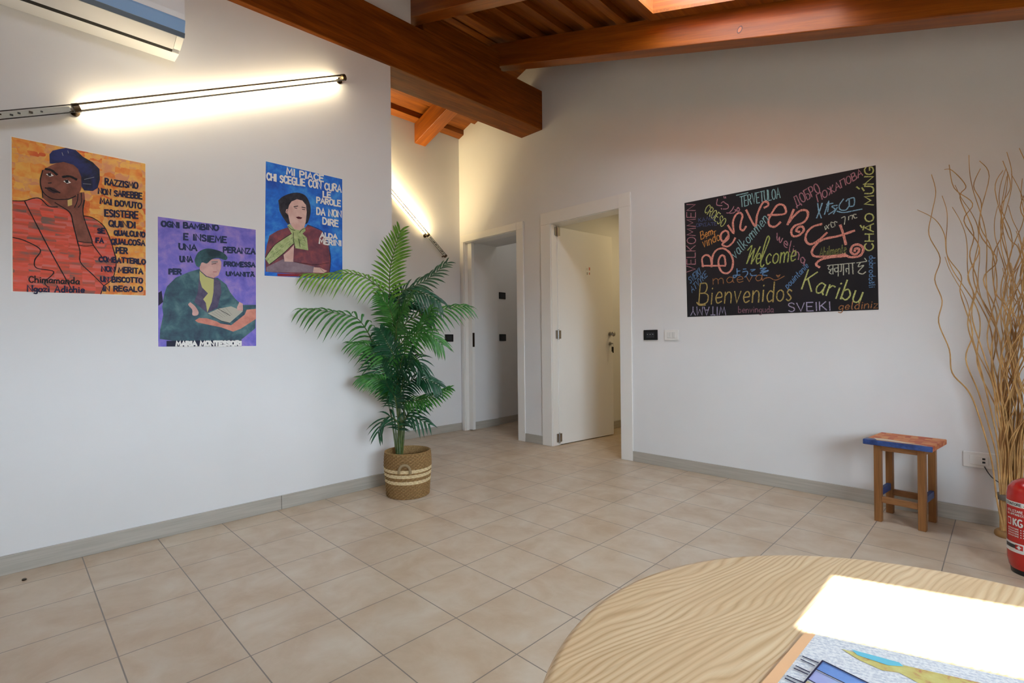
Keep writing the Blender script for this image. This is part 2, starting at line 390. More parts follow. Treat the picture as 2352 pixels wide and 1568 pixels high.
# baseboards
BBH, BBT = .084, .012
def bb(name, *boxes):
    b = MB()
    for q in boxes: b.box(*q, M_base)
    struct(b.build(name, bev=.002))
_j = 1.168
bb('baseboard_left', (XL, YB, 0, XL+BBT, _j-.6065*2-.001, BBH), (XL, _j-.6065*2+.001, 0, XL+BBT, _j-.001, BBH), (XL, _j+.001, 0, XL+BBT, YC+BBT, BBH), (XL-.3, YC, 0, XL, YC+BBT, BBH))
bb('baseboard_back', (D2[1]+.1, YR-BBT, 0, XE, YR, BBH), (D1[1]+.085, YR-BBT, 0, D2[0]-.085, YR, BBH))
bb('baseboard_niche', (XN, .7, 0, XN+BBT, YR, BBH))
bb('baseboard_washroom', (-3.2, YR+T, 0, -3.2+BBT, 6.0, BBH))
b = MB(); b.box(-4.362, YR+T, 0, -4.35, 4.17, BBH, M_base)
b.hexa([(-4.385, 4.175, 0), (-4.373, 4.175, 0), (-4.428, 4.9, 0), (-4.44, 4.9, 0), (-4.385, 4.175, BBH), (-4.373, 4.175, BBH), (-4.428, 4.9, BBH), (-4.44, 4.9, BBH)], M_base)
struct(b.build('baseboard_closet'))

# doors
def casing(name, D, wl, wr, wt, ztopo):
    b = MB(); t = .014; x0, x1, z1 = D
    b.box(x0-wl, YR-t, 0, x0+.012, YR, z1-.012, M_lacq); b.box(x1-.012, YR-t, 0, x1+wr, YR, z1-.012+.0, M_lacq)
    b.box(x0-wl, YR-t, z1-.012, x1-.012, YR, ztopo, M_lacq); b.box(x1-.012, YR-t, z1-.012, x1+wr, YR, ztopo, M_lacq)
    o = struct(b.build(name, bev=.003, origin=((x0+x1)/2, YR, 0)))
    j = MB()
    j.box(x0, YR, 0, x0+.018, YR+T+.01, z1, M_lacq); j.box(x1-.018, YR, 0, x1, YR+T+.01, z1, M_lacq); j.box(x0+.018, YR, z1-.018, x1-.018, YR+T+.01, z1, M_lacq)
    part(j, 'jamb', o, bev=.002)
    return o
d1 = casing('door_1', D1, .028, .082, .07, 2.215)
d2 = casing('door_2', D2, .11, .10, .1, 2.241)
b = MB(); b.box(-4.366, YR+.045, .01, -4.30, YR+.085, 2.13, M_leaf); pk = part(b, 'sliding_panel', d1, bev=.002)
b = MB(); b.box(-4.30, YR+.05, .95, -4.2985, YR+.08, 1.11, M_dsteel); part(b, 'pull_plate', pk, label='dark recessed pull plate')
# hinged leaf
H0 = Vector((-3.069, 3.745, .008)); E0 = Vector((-2.980, 4.549, .008)); dl = (E0-H0); lw = dl.length; dl.normalize(); dn = Vector((dl.y, -dl.x, 0))
def lp(a, n, z): return H0 + dl*a + dn*n + Vector((0, 0, z))
def lbox(mb, a0, n0, z0, a1, n1, z1, mt):
    mb.hexa([lp(a0, n0, z0), lp(a0, n1, z0), lp(a1, n1, z0), lp(a1, n0, z0), lp(a0, n0, z1), lp(a0, n1, z1), lp(a1, n1, z1), lp(a1, n0, z1)], mt)
b = MB(); lbox(b, 0, -.042, 0, lw, 0, 2.10, M_leaf); leaf = part(b, 'leaf', d2, bev=.002)
b = MB(); b.box(-3.0779, YR+T-.03, .004, -3.0685, YR+T-.002, 2.11, M_dark); part(b, 'gap_shade', d2, label='dark strip standing for the shade in the gap beside the leaf')  # dark strip stands in for the shade of the hinge gap
for z in (.065, 1.06, 2.055):
    b = MB(); lbox(b, .004, .0, z-.04, .034, .003, z+.04, M_steel); lbox(b, -.032, -.004, z-.04, -.004, .002, z+.04, M_steel)
    b.tube([lp(-.002, .005, z-.05), lp(-.002, .005, z+.05)], .007, M_steel, 10); part(b, 'hinge', leaf, True, label='steel hinge')
b = MB(); zk = 1.066
b.tube([lp(lw-.05, 0, zk), lp(lw-.05, .008, zk), lp(lw-.05, .009, zk)], [.024, .024, .012], M_steel, 20)
b.tube([lp(lw-.05, .008+t*.001, zk) for t in (0, 28, 30, 34, 42, 50, 56, 58)], [.009, .009, .016, .023, .027, .024, .015, .004], M_steel, 20)
part(b, 'door_knob', leaf, True, label='round steel door knob')
b = MB(); b.tube([lp(lw-.05, 0, .965), lp(lw-.05, .006, .965)], .020, M_steel, 20); b.tube([lp(lw-.05, .005, .965), lp(lw-.05, .016, .965)], .009, M_steel, 14)
part(b, 'lock_plate', leaf, True, label='round steel lock plate')
M_red = mat('sign_red', (206, 128, 112), .5); M_sgrey = mat('sign_grey', (176, 170, 164), .5); M_paper = mat('white_paper', (238, 236, 230), .7, .3)
b = MB(); ca = (on(1349, 625, 1, 4.17)-H0).dot(dl); lbox(b, .395, .0, 1.655, .470, .0012, 1.755, M_paper)
lbox(b, .440, .0012, 1.716, .460, .0016, 1.746, M_red); lbox(b, .404, .0012, 1.716, .426, .0016, 1.72, M_sgrey); lbox(b, .404, .0012, 1.728, .426, .0016, 1.732, M_sgrey)
lbox(b, .408, .0012, 1.668, .426, .0016, 1.694, M_sgrey); lbox(b, .442, .0012, 1.672, .456, .0016, 1.694, M_red)
part(b, 'sign', leaf, label='small white and red restroom notice')
b = MB()
kx = lw-.05
lbox(b, kx-.006, .018, .958, kx+.006, .040, .972, M_steel)
b.tube([lp(kx, .036+.012*math.cos(a), .945+.017*math.sin(a)) for a in [i*math.pi/8 for i in range(17)]], .0016, M_steel, 6)
lbox(b, kx-.009, .030, .880, kx+.009, .033, .932, M_dsteel); lbox(b, kx-.006, .038, .868, kx+.010, .042, .930, M_black)
ko = b.build('key_bunch', origin=lp(kx, .03, .92)); tag(ko, 'small bunch of keys hanging in the lock of the open white door', 'keys')

# ------------------------------------------------------------------ switches and socket
def plate(name, c, ax, sgn, wd, ht, mf, mi_, label, cat, mods, group=None):
    # c centre on the wall; ax 0 wall faces +x, 1 wall faces -y
    o = thing(name, c, label, cat, group)
    def bx(mb, h0, z0, h1, z1, d0, d1, mt):
        if ax == 0: mb.box(c.x+d0, c.y+h0, c.z+z0, c.x+d1, c.y+h1, c.z+z1, mt)
        else: mb.box(c.x+h0, c.y-d1, c.z+z0, c.x+h1, c.y-d0, c.z+z1, mt)
    b = MB(); bx(b, -wd/2, -ht/2, wd/2, ht/2, 0, .009, mf); part(b, 'cover_plate', o, bev=.004)
    mods(o, bx); return o
def three(nm, mi_):
    def f(o, bx):
        for i in (-1, 0, 1):
            b = MB(); bx(b, i*.0235-.0112, -.022, i*.0235+.0112, .022, .009, .0125, mi_); part(b, nm, o, bev=.0015)
    return f
sw = on(1495, 769, 1, YR)
def blackmods(o, bx):
    three('rocker', M_blackin)(o, bx)
    b = MB()
    for i in (-1, 0, 1): bx(b, i*.0235-.004, .004, i*.0235+.004, .007, .0125, .0129, M_whiteP)
    part(b, 'marking', o, label='small pale symbols')
plate('wall_switch', sw, 1, -1, .125, .083, M_black, M_blackin, 'black wall switch on the chalkboard wall, left of the white one', 'switch', blackmods)
plate('wall_switch', on(1543, 769, 1, YR), 1, -1, .118, .083, M_whiteP, M_whiteP, 'white wall switch under the lower left corner of the chalkboard', 'switch', three('rocker', mat('white_rocker', (222, 220, 214), .3)))
plate('wall_switch', on(1031, 776, 0, XN), 0, 1, .12, .083, M_black, M_blackin, 'black wall switch behind the palm, on the hallway wall', 'switch', three('rocker', M_blackin))
def seg2(u, v):
    a = Vector((-4.385, 4.17, 0)); e = Vector((-4.44, 4.90, 0)); n = Vector(((e-a).y, -(e-a).x, 0)).normalized(); d = ray(u, v)
    return CAM + d*((a-CAM).dot(n)/d.dot(n)), math.atan2(-(e-a).x, (e-a).y)
for (u, v, lb) in ((1153, 679, 'upper black wall switch inside the left doorway'), (1154, 775, 'lower black wall switch inside the left doorway')):
    c, ang = seg2(u, v)
    o = plate('wall_switch', c, 0, 1, .12, .083, M_black, M_blackin, lb, 'switch', three('rocker', M_blackin)); o.rotation_euler.z = ang
so_c = on(2249, 1056, 1, YR)
def sockmods(o, bx):
    b = MB(); bx(b, -.037, -.024, .037, .024, .009, .012, M_whiteP); part(b, 'socket_insert', o, bev=.002)
    b = MB()
    for i in (-1, 1): bx(b, .0185-.006, i*.009-.005, .0185+.006, i*.009+.005, .012, .0126, M_black)
    part(b, 'socket_hole', o, label='two black plug holes')
plate('wall_socket', so_c, 1, -1, .13, .085, M_whiteP, M_whiteP, 'white wall socket low on the wall beside the dry branches', 'socket', sockmods)
# ------------------------------------------------------------------ drawing on walls: strokes, lettering, cut paper shapes
GLYPHS = {
 'A': (.7, '0,0 .35,1 .7,0|.13,.36 .57,.36'), 'B': (.62, '0,0 0,1|~0,1 .4,1 .5,.78 .36,.55 0,.53|~.3,.54 .6,.42 .6,.12 .35,0 0,0'),
 'C': (.62, '~.6,.82 .42,1 .15,.9 0,.5 .15,.1 .42,0 .6,.18'), 'D': (.65, '0,0 0,1|~0,1 .4,.95 .65,.5 .4,.05 0,0'),
 'E': (.55, '.55,1 0,1 0,0 .55,0|0,.52 .45,.52'), 'F': (.52, '.52,1 0,1 0,0|0,.52 .42,.52'),
 'G': (.65, '~.6,.85 .4,1 .12,.88 0,.5 .12,.1 .4,0 .62,.15 .62,.42|.62,.42 .36,.42'), 'H': (.62, '0,0 0,1|.62,0 .62,1|0,.5 .62,.5'),
 'I': (.16, '.08,0 .08,1'), 'K': (.6, '0,0 0,1|.55,1 0,.42|.16,.56 .6,0'), 'L': (.5, '0,1 0,0 .5,0'), 'M': (.8, '0,0 .08,1 .4,.3 .72,1 .8,0'),
 'N': (.65, '0,0 0,1 .65,0 .65,1'), 'O': (.68, '~.34,1 .1,.86 0,.5 .1,.14 .34,0 .58,.14 .68,.5 .58,.86 .34,1'), 'P': (.58, '0,0 0,1|~0,1 .42,.98 .58,.75 .42,.5 0,.48'),
 'Q': (.7, '~.34,1 .1,.86 0,.5 .1,.14 .34,0 .58,.14 .68,.5 .58,.86 .34,1|.42,.28 .72,-.1'), 'R': (.62, '0,0 0,1|~0,1 .42,.98 .56,.76 .42,.54 0,.52|.25,.52 .62,0'),
 'S': (.55, '~.53,.85 .35,1 .1,.93 .05,.72 .25,.55 .48,.42 .52,.18 .3,0 .03,.12'), 'T': (.62, '0,1 .62,1|.31,1 .31,0'), 'U': (.62, '~0,1 0,.35 .12,.05 .31,0 .5,.05 .62,.35 .62,1'),
 'V': (.66, '0,1 .33,0 .66,1'), 'W': (.9, '0,1 .22,0 .45,.75 .68,0 .9,1'), 'X': (.62, '0,0 .62,1|0,1 .62,0'), 'Y': (.64, '0,1 .32,.5 .64,1|.32,.5 .32,0'), 'Z': (.58, '0,1 .58,1 0,0 .58,0'),
 'a': (.5, '~.45,.5 .2,.56 .02,.3 .12,.03 .35,.1 .46,.45|~.46,.52 .44,.12 .52,0'), 'b': (.48, '0,1 0,0|~0,.42 .25,.56 .46,.3 .3,.02 0,.1'), 'c': (.42, '~.42,.46 .22,.56 .02,.3 .18,0 .42,.1'),
 'd': (.5, '~.46,.45 .22,.56 .02,.3 .15,.02 .4,.1|.46,1 .46,0'), 'e': (.46, '~.03,.28 .42,.32 .36,.53 .18,.55 .02,.3 .15,.02 .44,.1'), 'g': (.48, '~.44,.5 .2,.56 .02,.32 .15,.06 .42,.2|~.45,.54 .44,-.15 .28,-.35 .04,-.26'),
 'h': (.48, '0,1 0,0|~0,.36 .22,.56 .42,.44 .44,0'), 'i': (.14, '.07,.55 .07,0|.06,.76 .08,.8'), 'k': (.46, '0,1 0,0|.4,.56 0,.24|.12,.34 .44,0'), 'l': (.16, '~.05,1 .05,.15 .16,0'),
 'm': (.72, '0,.56 0,0|~0,.36 .18,.56 .33,.44 .35,0|~.35,.36 .52,.56 .68,.44 .7,0'), 'n': (.46, '0,.56 0,0|~0,.36 .22,.56 .42,.44 .44,0'), 'o': (.48, '~.24,.56 .03,.42 .03,.13 .24,0 .45,.13 .45,.42 .24,.56'),
 'p': (.48, '0,.56 0,-.4|~0,.42 .25,.56 .46,.3 .3,.02 0,.1'), 'r': (.34, '0,.56 0,0|~0,.34 .16,.54 .34,.52'), 's': (.38, '~.36,.48 .18,.57 .06,.43 .2,.29 .34,.14 .18,0 .02,.08'), 't': (.36, '~.16,.9 .15,.12 .34,.02|0,.58 .34,.58'),
 'u': (.46, '~0,.56 .02,.12 .2,0 .38,.1 .44,.4|.44,.56 .44,0'), 'v': (.44, '0,.56 .2,0 .44,.56'), 'w': (.66, '~0,.56 .12,.05 .24,.05 .33,.42 .42,.05 .54,.05 .66,.56'), 'z': (.42, '0,.55 .4,.55 0,0 .42,0'), 'y': (.46, '0,.56 .22,.04|.46,.56 .1,-.38'),
 'Д': (.75, '.1,0 .2,1 .6,1 .6,0|-.02,-.18 -.02,0 .75,0 .75,-.18'), 'Б': (.6, '.55,1 0,1 0,0|~0,.55 .4,.52 .58,.28 .4,.02 0,0'), 'П': (.65, '0,0 0,1 .65,1 .65,0'), 'Ж': (.85, '.42,0 .42,1|0,1 .42,.5 .85,1|0,0 .42,.5 .85,0'),
 'Λ': (.62, '0,0 .31,1 .62,0'), 'Σ': (.55, '.55,1 0,1 .35,.5 0,0 .55,0'), 'Ω': (.66, '0,0 .2,0|~.2,0 .02,.45 .12,.88 .33,1 .54,.88 .64,.45 .46,0|.46,0 .66,0'),
 'À': (.7, '0,0 .35,1 .7,0|.13,.36 .57,.36|.15,1.2 .5,1.1'), 'Ã': (.7, '0,0 .35,1 .7,0|.13,.36 .57,.36|~.1,1.12 .25,1.22 .42,1.12 .6,1.22'), 'Ú': (.62, '~0,1 0,.35 .12,.05 .31,0 .5,.05 .62,.35 .62,1|.25,1.1 .5,1.35|~.62,1 .78,1.02 .8,1.16'),
 'š': (.38, '~.36,.48 .18,.57 .06,.43 .2,.29 .34,.14 .18,0 .02,.08|.06,.84 .18,.68 .32,.84'), '-': (.4, '0,.3 .4,.3'), "'": (.12, '.1,1 .04,.78'), ' ': (.36, ''), 'Q2': (.7, '')}
def smooth(pts, n=6, closed=False):
    if len(pts) < 3: return pts
    out = []
    P = [pts[0]] + list(pts) + [pts[-1]]
    for i in range(1, len(P)-2):
        p0, p1, p2, p3 = P[i-1], P[i], P[i+1], P[i+2]
        for k in range(n):
            t = k/n
            out.append(tuple(.5*((2*p1[a]) + (-p0[a]+p2[a])*t + (2*p0[a]-5*p1[a]+4*p2[a]-p3[a])*t*t + (-p0[a]+3*p1[a]-3*p2[a]+p3[a])*t**3) for a in range(len(p1))))
    out.append(tuple(pts[-1])); return out
class Sheet:
    """Draws on a wall or table plane; shapes are traced in the crop pixels of a zoomed view of the photograph."""
    def __init__(s, ax, val, ox, oy, sc, sgn):
        s.ax, s.val, s.ox, s.oy, s.sc, s.sgn = ax, val, ox, oy, sc, sgn
    ly = 0
    def P(s, q, off): return on(s.ox+q[0]*s.sc, s.oy+q[1]*s.sc, s.ax, s.val+s.sgn*off)
    def poly(s, mb, pts, mt, off): mb.face([s.P(q, off) for q in pts], mt)
    def stroke(s, mb, pts, w, mt, off, sm=True):
        if sm: pts = smooth(pts)
        Sheet.ly = (Sheet.ly+1) % 30; off += Sheet.ly*3e-5; c = len(pts)
        P = [s.P(q, off+2.4e-5*i/c) for i, q in enumerate(pts)]; shut = (P[0]-P[-1]).length < 1e-3; n = Vector((0, 0, 0)); n[s.ax] = 1
        b = len(mb.v); k = mb.m(mt); c = len(P)
        for i, p in enumerate(P):
            a = P[i]-P[max(i-1, 0)]; d = P[min(i+1, c-1)]-P[i]
            a = a.normalized() if a.length > 1e-7 else d.normalized(); d = d.normalized() if d.length > 1e-7 else a
            t = (a+d); t = t.normalized() if t.length > .2 else d
            x = n.cross(t).normalized()*(w/2)*min(1.5, 1/max(.6, abs(t.dot(d))))*random.uniform(.85, 1.15)
            e = t*(w*.3)*(0 if shut else -1 if i == 0 else 1 if i == c-1 else 0)
            mb.v += [tuple(p+x+e), tuple(p-x+e)]
        for i in range(c-1): mb.f.append((b+2*i, b+2*i+1, b+2*i+3, b+2*i+2)); mb.mi.append(k)
    def word(s, mb, text, p0, p1, up, w, mt, off, jit=.03, gap=.2):
        tot = sum(GLYPHS[{'О': 'O', 'Р': 'P', 'А': 'A', 'В': 'B'}.get(c, c)][0]+gap for c in text)-gap
        ex, ey = (p1[0]-p0[0])/tot, (p1[1]-p0[1])/tot; x = 0
        for c in text:
            c = {'О': 'O', 'Р': 'P', 'А': 'A', 'В': 'B'}.get(c, c)
            wd, st = GLYPHS[c]; jy = random.uniform(-jit, jit); js = 1+random.uniform(-jit, jit)
            for q in st.split('|'):
                if not q: continue
                sm = q[0] == '~'
                pts = [tuple(map(float, z.split(','))) for z in q.lstrip('~').split()]
                pts = [(p0[0]+ex*(x+a)+up[0]*(y_*js+jy), p0[1]+ey*(x+a)+up[1]*(y_*js+jy)) for a, y_ in pts]
                s.stroke(mb, pts, w, mt, off, sm)
            x += wd+gap
def paint(name, stops, scale, blocks=None, rough=.55, stretch=(1, 1, 1)):
    mt = mat(name, stops[0][1], rough, .35)
    v = coords(mt, stretch)
    if blocks:
        sn = N(mt, 'ShaderNodeVectorMath', operation='SNAP'); sn.inputs[1].default_value = (blocks, blocks*1.3, blocks*.8)
        ad = N(mt, 'ShaderNodeVectorMath', operation='ADD'); wv = noise(mt, v, 18, 2)
        sb = N(mt, 'ShaderNodeVectorMath', operation='SCALE'); sb.inputs['Scale'].default_value = blocks*1.2
        L(mt, wv.outputs['Color'], sb.inputs[0]); L(mt, v, ad.inputs[0]); L(mt, sb.outputs[0], ad.inputs[1]); L(mt, ad.outputs[0], sn.inputs[0])
        wn = N(mt, 'ShaderNodeTexWhiteNoise'); L(mt, sn.outputs[0], wn.inputs['Vector'])
        nn = noise(mt, v, scale, 3)
        av = N(mt, 'ShaderNodeMath', operation='MULTIPLY_ADD'); av.inputs[1].default_value = .38; L(mt, wn.outputs['Value'], av.inputs[0])
        ml = N(mt, 'ShaderNodeMath', operation='MULTIPLY'); ml.inputs[1].default_value = .62; L(mt, nn.outputs[0], ml.inputs[0]); L(mt, ml.outputs[0], av.inputs[2])
        fac = av.outputs[0]
    else: fac = noise(mt, v, scale, 5, .62, .3).outputs[0]
    L(mt, ramp(mt, fac, stops), bsdf(mt).inputs['Base Color']); return mt
def inkm(name, rgb): return mat(name, rgb, .6, .3)
def thickpaper(S, mb, quad, mt, t=.0008):
    f = [S.P(q, t) for q in quad]; k = [Vector(p) for p in f]
    off = Vector((0, 0, 0)); off[S.ax] = -S.sgn*(t-.0001)
    mb.extrude(f, off, mt)
ST = .0003
INK = inkm('black_ink', (26, 22, 24)); NAVY = inkm('navy_ink', (34, 32, 62))

# orange poster
S = Sheet(0, XL, 0, 280, 420/1497, 1); b = MB()
thickpaper(S, b, [(84, 112), (1195, 336), (1198, 1426), (92, 1390)], M_paper)
S.poly(b, [(95, 122), (1190, 342), (1193, 1420), (105, 1385)], paint('orange_yellow_paint', [(.26, (220, 98, 44)), (.40, (238, 146, 60)), (.54, (244, 186, 88)), (.68, (226, 152, 104))], 16, .04), .0011)
o = b.build('poster', origin=S.P((640, 760), 0)); tag(o, 'orange and yellow poster of a woman in red resting her cheek on her hand', 'poster')
b = MB(); RED = paint('red_paint', [(.27, (126, 96, 86)), (.38, (200, 84, 58)), (.55, (228, 88, 64)), (.7, (214, 112, 102))], 26, .016, .55, (1, .45, 1.3)); BR = paint('brown_skin_paint', [(.35, (116, 64, 48)), (.65, (146, 86, 68))], 22)
S.poly(b, [(103, 648), (200, 640), (290, 622), (350, 628), (430, 690), (560, 695), (690, 768), (770, 790), (865, 875), (915, 1000), (940, 1090), (950, 1180), (915, 1285), (850, 1340), (825, 1408), (106, 1385)], RED, .0014)
S.poly(b, [(340, 540), (348, 620), (430, 690), (560, 700), (640, 600), (500, 620), (400, 590)], BR, .0017)
S.poly(b, smooth([(350, 395), (430, 350), (520, 325), (600, 350), (645, 395), (668, 470), (660, 560), (610, 610), (520, 635), (445, 632), (385, 606), (345, 560), (330, 480), (350, 395)], 3), BR, .0020)
S.poly(b, [(405, 265), (430, 235), (485, 222), (540, 212), (620, 230), (680, 285), (760, 330), (815, 385), (818, 470), (800, 540), (760, 565), (690, 560), (668, 530), (665, 450), (640, 385), (600, 350), (520, 327), (430, 342), (408, 340)], paint('blue_black_paint', [(.42, (20, 20, 32)), (.62, (40, 48, 108))], 7), .0023)
S.poly(b, [(445, 655), (500, 682), (550, 690), (560, 650), (578, 622), (622, 620), (638, 578), (690, 575), (697, 640), (683, 720), (690, 820), (752, 960), (755, 1000), (635, 980), (600, 840), (575, 745), (500, 690)], BR, .0023)
S.poly(b, [(553, 640), (590, 625), (590, 680), (555, 690)], mat('nail_yellow', (216, 186, 110), .6), .0026)
for pts, w in (([(105, 645), (200, 645), (270, 625), (330, 628), (400, 690), (470, 695)], .004), ([(200, 645), (330, 900), (420, 1070), (520, 1250), (600, 1395)], .004), ([(105, 945), (200, 970), (330, 1045), (285, 1130), (300, 1195), (440, 1225), (368, 1310), (392, 1350)], .004),
               ([(690, 768), (770, 790), (865, 875), (940, 1080), (950, 1180), (918, 1285), (850, 1340)], .004), ([(850, 1340), (760, 1250), (660, 1150), (655, 1060), (635, 980), (600, 840), (575, 745), (500, 690), (450, 660)], .004),
               ([(690, 640), (682, 760), (750, 960), (765, 1010), (870, 1150)], .004), ([(635, 975), (700, 985), (752, 985)], .003), ([(640, 1005), (700, 1015), (760, 1010)], .003), ([(850, 1340), (825, 1408)], .004),
               ([(350, 395), (330, 480), (345, 560), (390, 608), (450, 633), (560, 630), (620, 605)], .004), ([(640, 590), (632, 650), (610, 700)], .003), ([(665, 580), (665, 660), (640, 700)], .003), ([(345, 560), (350, 620)], .003)):
    S.stroke(b, pts, w, INK, .0029)
for pts, w in (([(375, 385), (420, 395), (465, 430)], .010), ([(515, 450), (570, 445), (625, 470)], .010), ([(372, 540), (410, 545), (430, 560), (490, 578)], .006), ([(395, 500), (420, 498)], .004)): S.stroke(b, pts, w, INK, .0029)
S.poly(b, [(372, 540), (410, 532), (440, 540), (492, 575), (440, 585), (400, 565)], inkm('lip_paint', (66, 40, 44)), .0029)
for q in (408, 430), (550, 487):
    S.poly(b, [(q[0]-32, q[1]-2), (q[0], q[1]-16), (q[0]+32, q[1]+10), (q[0], q[1]+18)], M_paper, .0028)
    S.poly(b, [(q[0]-22, q[1]-10), (q[0]+8, q[1]-15), (q[0]+12, q[1]+12), (q[0]-10, q[1]+12)], INK, .0030)
for a, e in (((508, 250), (516, 275)), ((555, 235), (560, 255)), ((690, 470), (770, 452)), ((680, 505), (745, 510))): S.stroke(b, [a, e], .002, mat('grey_chalk', (150, 150, 160), .7), .0027, False)
part(b, 'portrait', o)
b = MB()
for t, p0, p1, h in (('RAZZISMO', (862, 512), (1128, 545), 48), ('NON SAREBBE', (806, 588), (1162, 632), 46), ('MAI DOVUTO', (822, 668), (1160, 712), 44), ('ESISTERE', (860, 772), (1130, 788), 52), ('QUINDI', (893, 855), (1108, 866), 48), ('SE', (800, 906), (858, 910), 36), ('FA', (788, 986), (846, 990), 36),
                     ('QUALCUNO', (937, 926), (1186, 942), 40), ('QUALCOSA', (912, 998), (1186, 1010), 42), ('PER', (952, 1072), (1042, 1080), 46), ('COMBATTERLO', (812, 1140), (1190, 1164), 38), ('NON MERITA', (833, 1220), (1168, 1242), 42), ('UN BISCOTTO', (826, 1306), (1166, 1316), 40), ('IN REGALO', (846, 1382), (1166, 1388), 40)):
    b = MB(); S.word(b, t, p0, p1, (0, -h), .0068, NAVY, .0034, .06); part(b, 'lettering', o)
b = MB(); S.word(b, 'Chimamanda', (238, 1312), (650, 1326), (0, -52), .0048, INK, .0034, .05); part(b, 'lettering', o)
b = MB(); S.word(b, 'Ngozi Adichie', (226, 1388), (690, 1394), (0, -50), .0062, NAVY, .0034, .05); part(b, 'lettering', o)

# violet poster
S = Sheet(0, XL, 330, 470, 300/1344, 1); b = MB()
thickpaper(S, b, [(140, 116), (1158, 252), (1163, 1459), (145, 1467)], M_paper)
S.poly(b, [(145, 122), (1153, 257), (1158, 1453), (150, 1460)], paint('violet_paint', [(.3, (104, 96, 192)), (.48, (128, 116, 206)), (.62, (156, 134, 206)), (.75, (182, 146, 200))], 14), .0011)
o = b.build('poster', origin=S.P((650, 790), 0)); tag(o, 'violet poster of a seated person in a green coat with an open book', 'poster')
b = MB()
TEAL = paint('teal_paint', [(.3, (44, 60, 80)), (.5, (62, 98, 108)), (.7, (98, 136, 138))], 12); SKIN = paint('pink_skin_paint', [(.35, (204, 156, 148)), (.65, (222, 180, 170))], 20)
S.poly(b, [(152, 905), (185, 885), (200, 1000), (152, 1040)], inkm('dark_violet', (40, 36, 60)), .0013)
S.poly(b, [(580, 660), (470, 690), (330, 750), (240, 840), (212, 920), (190, 1050), (202, 1130), (168, 1290), (165, 1380), (300, 1400), (1000, 1392), (1150, 1270), (1155, 1030), (1010, 1030), (940, 965), (890, 900), (850, 820), (760, 750), (720, 760)], TEAL, .0014)
S.poly(b, [(575, 690), (556, 900), (520, 1000), (600, 1070), (655, 1112), (760, 1060), (800, 900), (790, 790), (730, 750)], paint('plum_paint', [(.35, (70, 62, 92)), (.65, (100, 92, 116))], 20), .0017)
S.poly(b, [(575, 680), (640, 740), (722, 765), (718, 900), (700, 1000), (655, 1108), (640, 1010), (612, 972), (662, 912), (600, 850), (577, 770)], mat('pale_yellow_paint', (198, 194, 122), .6), .0020)
S.poly(b, [(570, 600), (640, 590), (700, 560), (780, 558), (800, 590), (796, 650), (770, 725), (720, 755), (650, 735), (580, 675)], SKIN, .0022)
S.poly(b, smooth([(522, 570), (560, 490), (640, 452), (720, 458), (810, 488), (862, 540), (840, 570), (770, 548), (700, 562), (650, 605), (600, 592), (575, 640), (540, 625), (522, 570)], 3), paint('dark_green_paint', [(.38, (28, 52, 62)), (.62, (66, 112, 116))], 8), .0025)
S.poly(b, smooth([(480, 1003), (530, 1045), (565, 1105), (550, 1138), (502, 1135), (500, 1080), (458, 1030), (480, 1003)], 3), SKIN, .0025)
S.poly(b, [(528, 1190), (570, 1165), (650, 1168), (800, 1215), (900, 1240), (1040, 1130), (1060, 1080), (1155, 1070), (1155, 1175), (1000, 1275), (920, 1305), (800, 1262), (560, 1212)], paint('salmon_paint', [(.35, (196, 120, 104)), (.65, (222, 150, 130))], 16), .0022)
S.poly(b, [(960, 1055), (985, 1000), (1020, 1018), (1022, 1090), (962, 1085)], SKIN, .0028)
S.poly(b, [(655, 1128), (800, 1205), (885, 1222), (1022, 1105), (1022, 1125), (890, 1238), (790, 1222), (655, 1145)], TEAL, .0024)
S.poly(b, [(658, 1120), (765, 1070), (900, 1045), (1022, 1095), (885, 1215), (800, 1195)], mat('book_page', (186, 182, 166), .7), .0026)
S.stroke(b, [(765, 1070), (890, 1140)], .0025, INK, .0029, False); S.stroke(b, [(658, 1120), (800, 1195), (885, 1215)], .002, INK, .0029, False)
for i in range(6): S.stroke(b, [(700+i*28, 1112-i*11), (790+i*24, 1165-i*6)], .0012, mat('page_grey', (120, 118, 112), .7), .0028, False)
S.stroke(b, [(700, 610), (745, 605)], .003, INK, .0029); S.stroke(b, [(700, 590), (760, 588)], .004, TEAL, .0029); S.stroke(b, [(715, 690), (750, 690)], .003, mat('rose_paint', (178, 104, 104), .6), .0029)
S.poly(b, [(235, 1400), (1010, 1392), (1010, 1455), (235, 1459)], inkm('night_paint', (34, 36, 58)), .0017)
part(b, 'portrait', o)
b = MB(); DT = inkm('green_black_ink', (40, 52, 84))
for t, p0, p1, h in (('OGNI BAMBINO', (185, 222), (768, 266), 52), ('E INSIEME', (415, 357), (852, 392), 60), ('UNA', (366, 458), (545, 474), 56), ('PERANZA', (822, 492), (1146, 508), 52), ('UNA', (376, 582), (500, 590), 54), ('PROMESSA', (830, 630), (1144, 640), 44), ('PER', (264, 712), (384, 716), 50), ("UMANITÀ", (852, 728), (1138, 740), 40)):
    b = MB(); S.word(b, t, p0, p1, (0, -h), .0088, DT, .0013, .05); part(b, 'lettering', o)
b = MB(); S.word(b, 'MARIA MONTESSORI', (336, 1452), (1004, 1446), (0, -44), .0105, M_paper, .0034, .05); part(b, 'lettering', o, label='white cut out lettering')

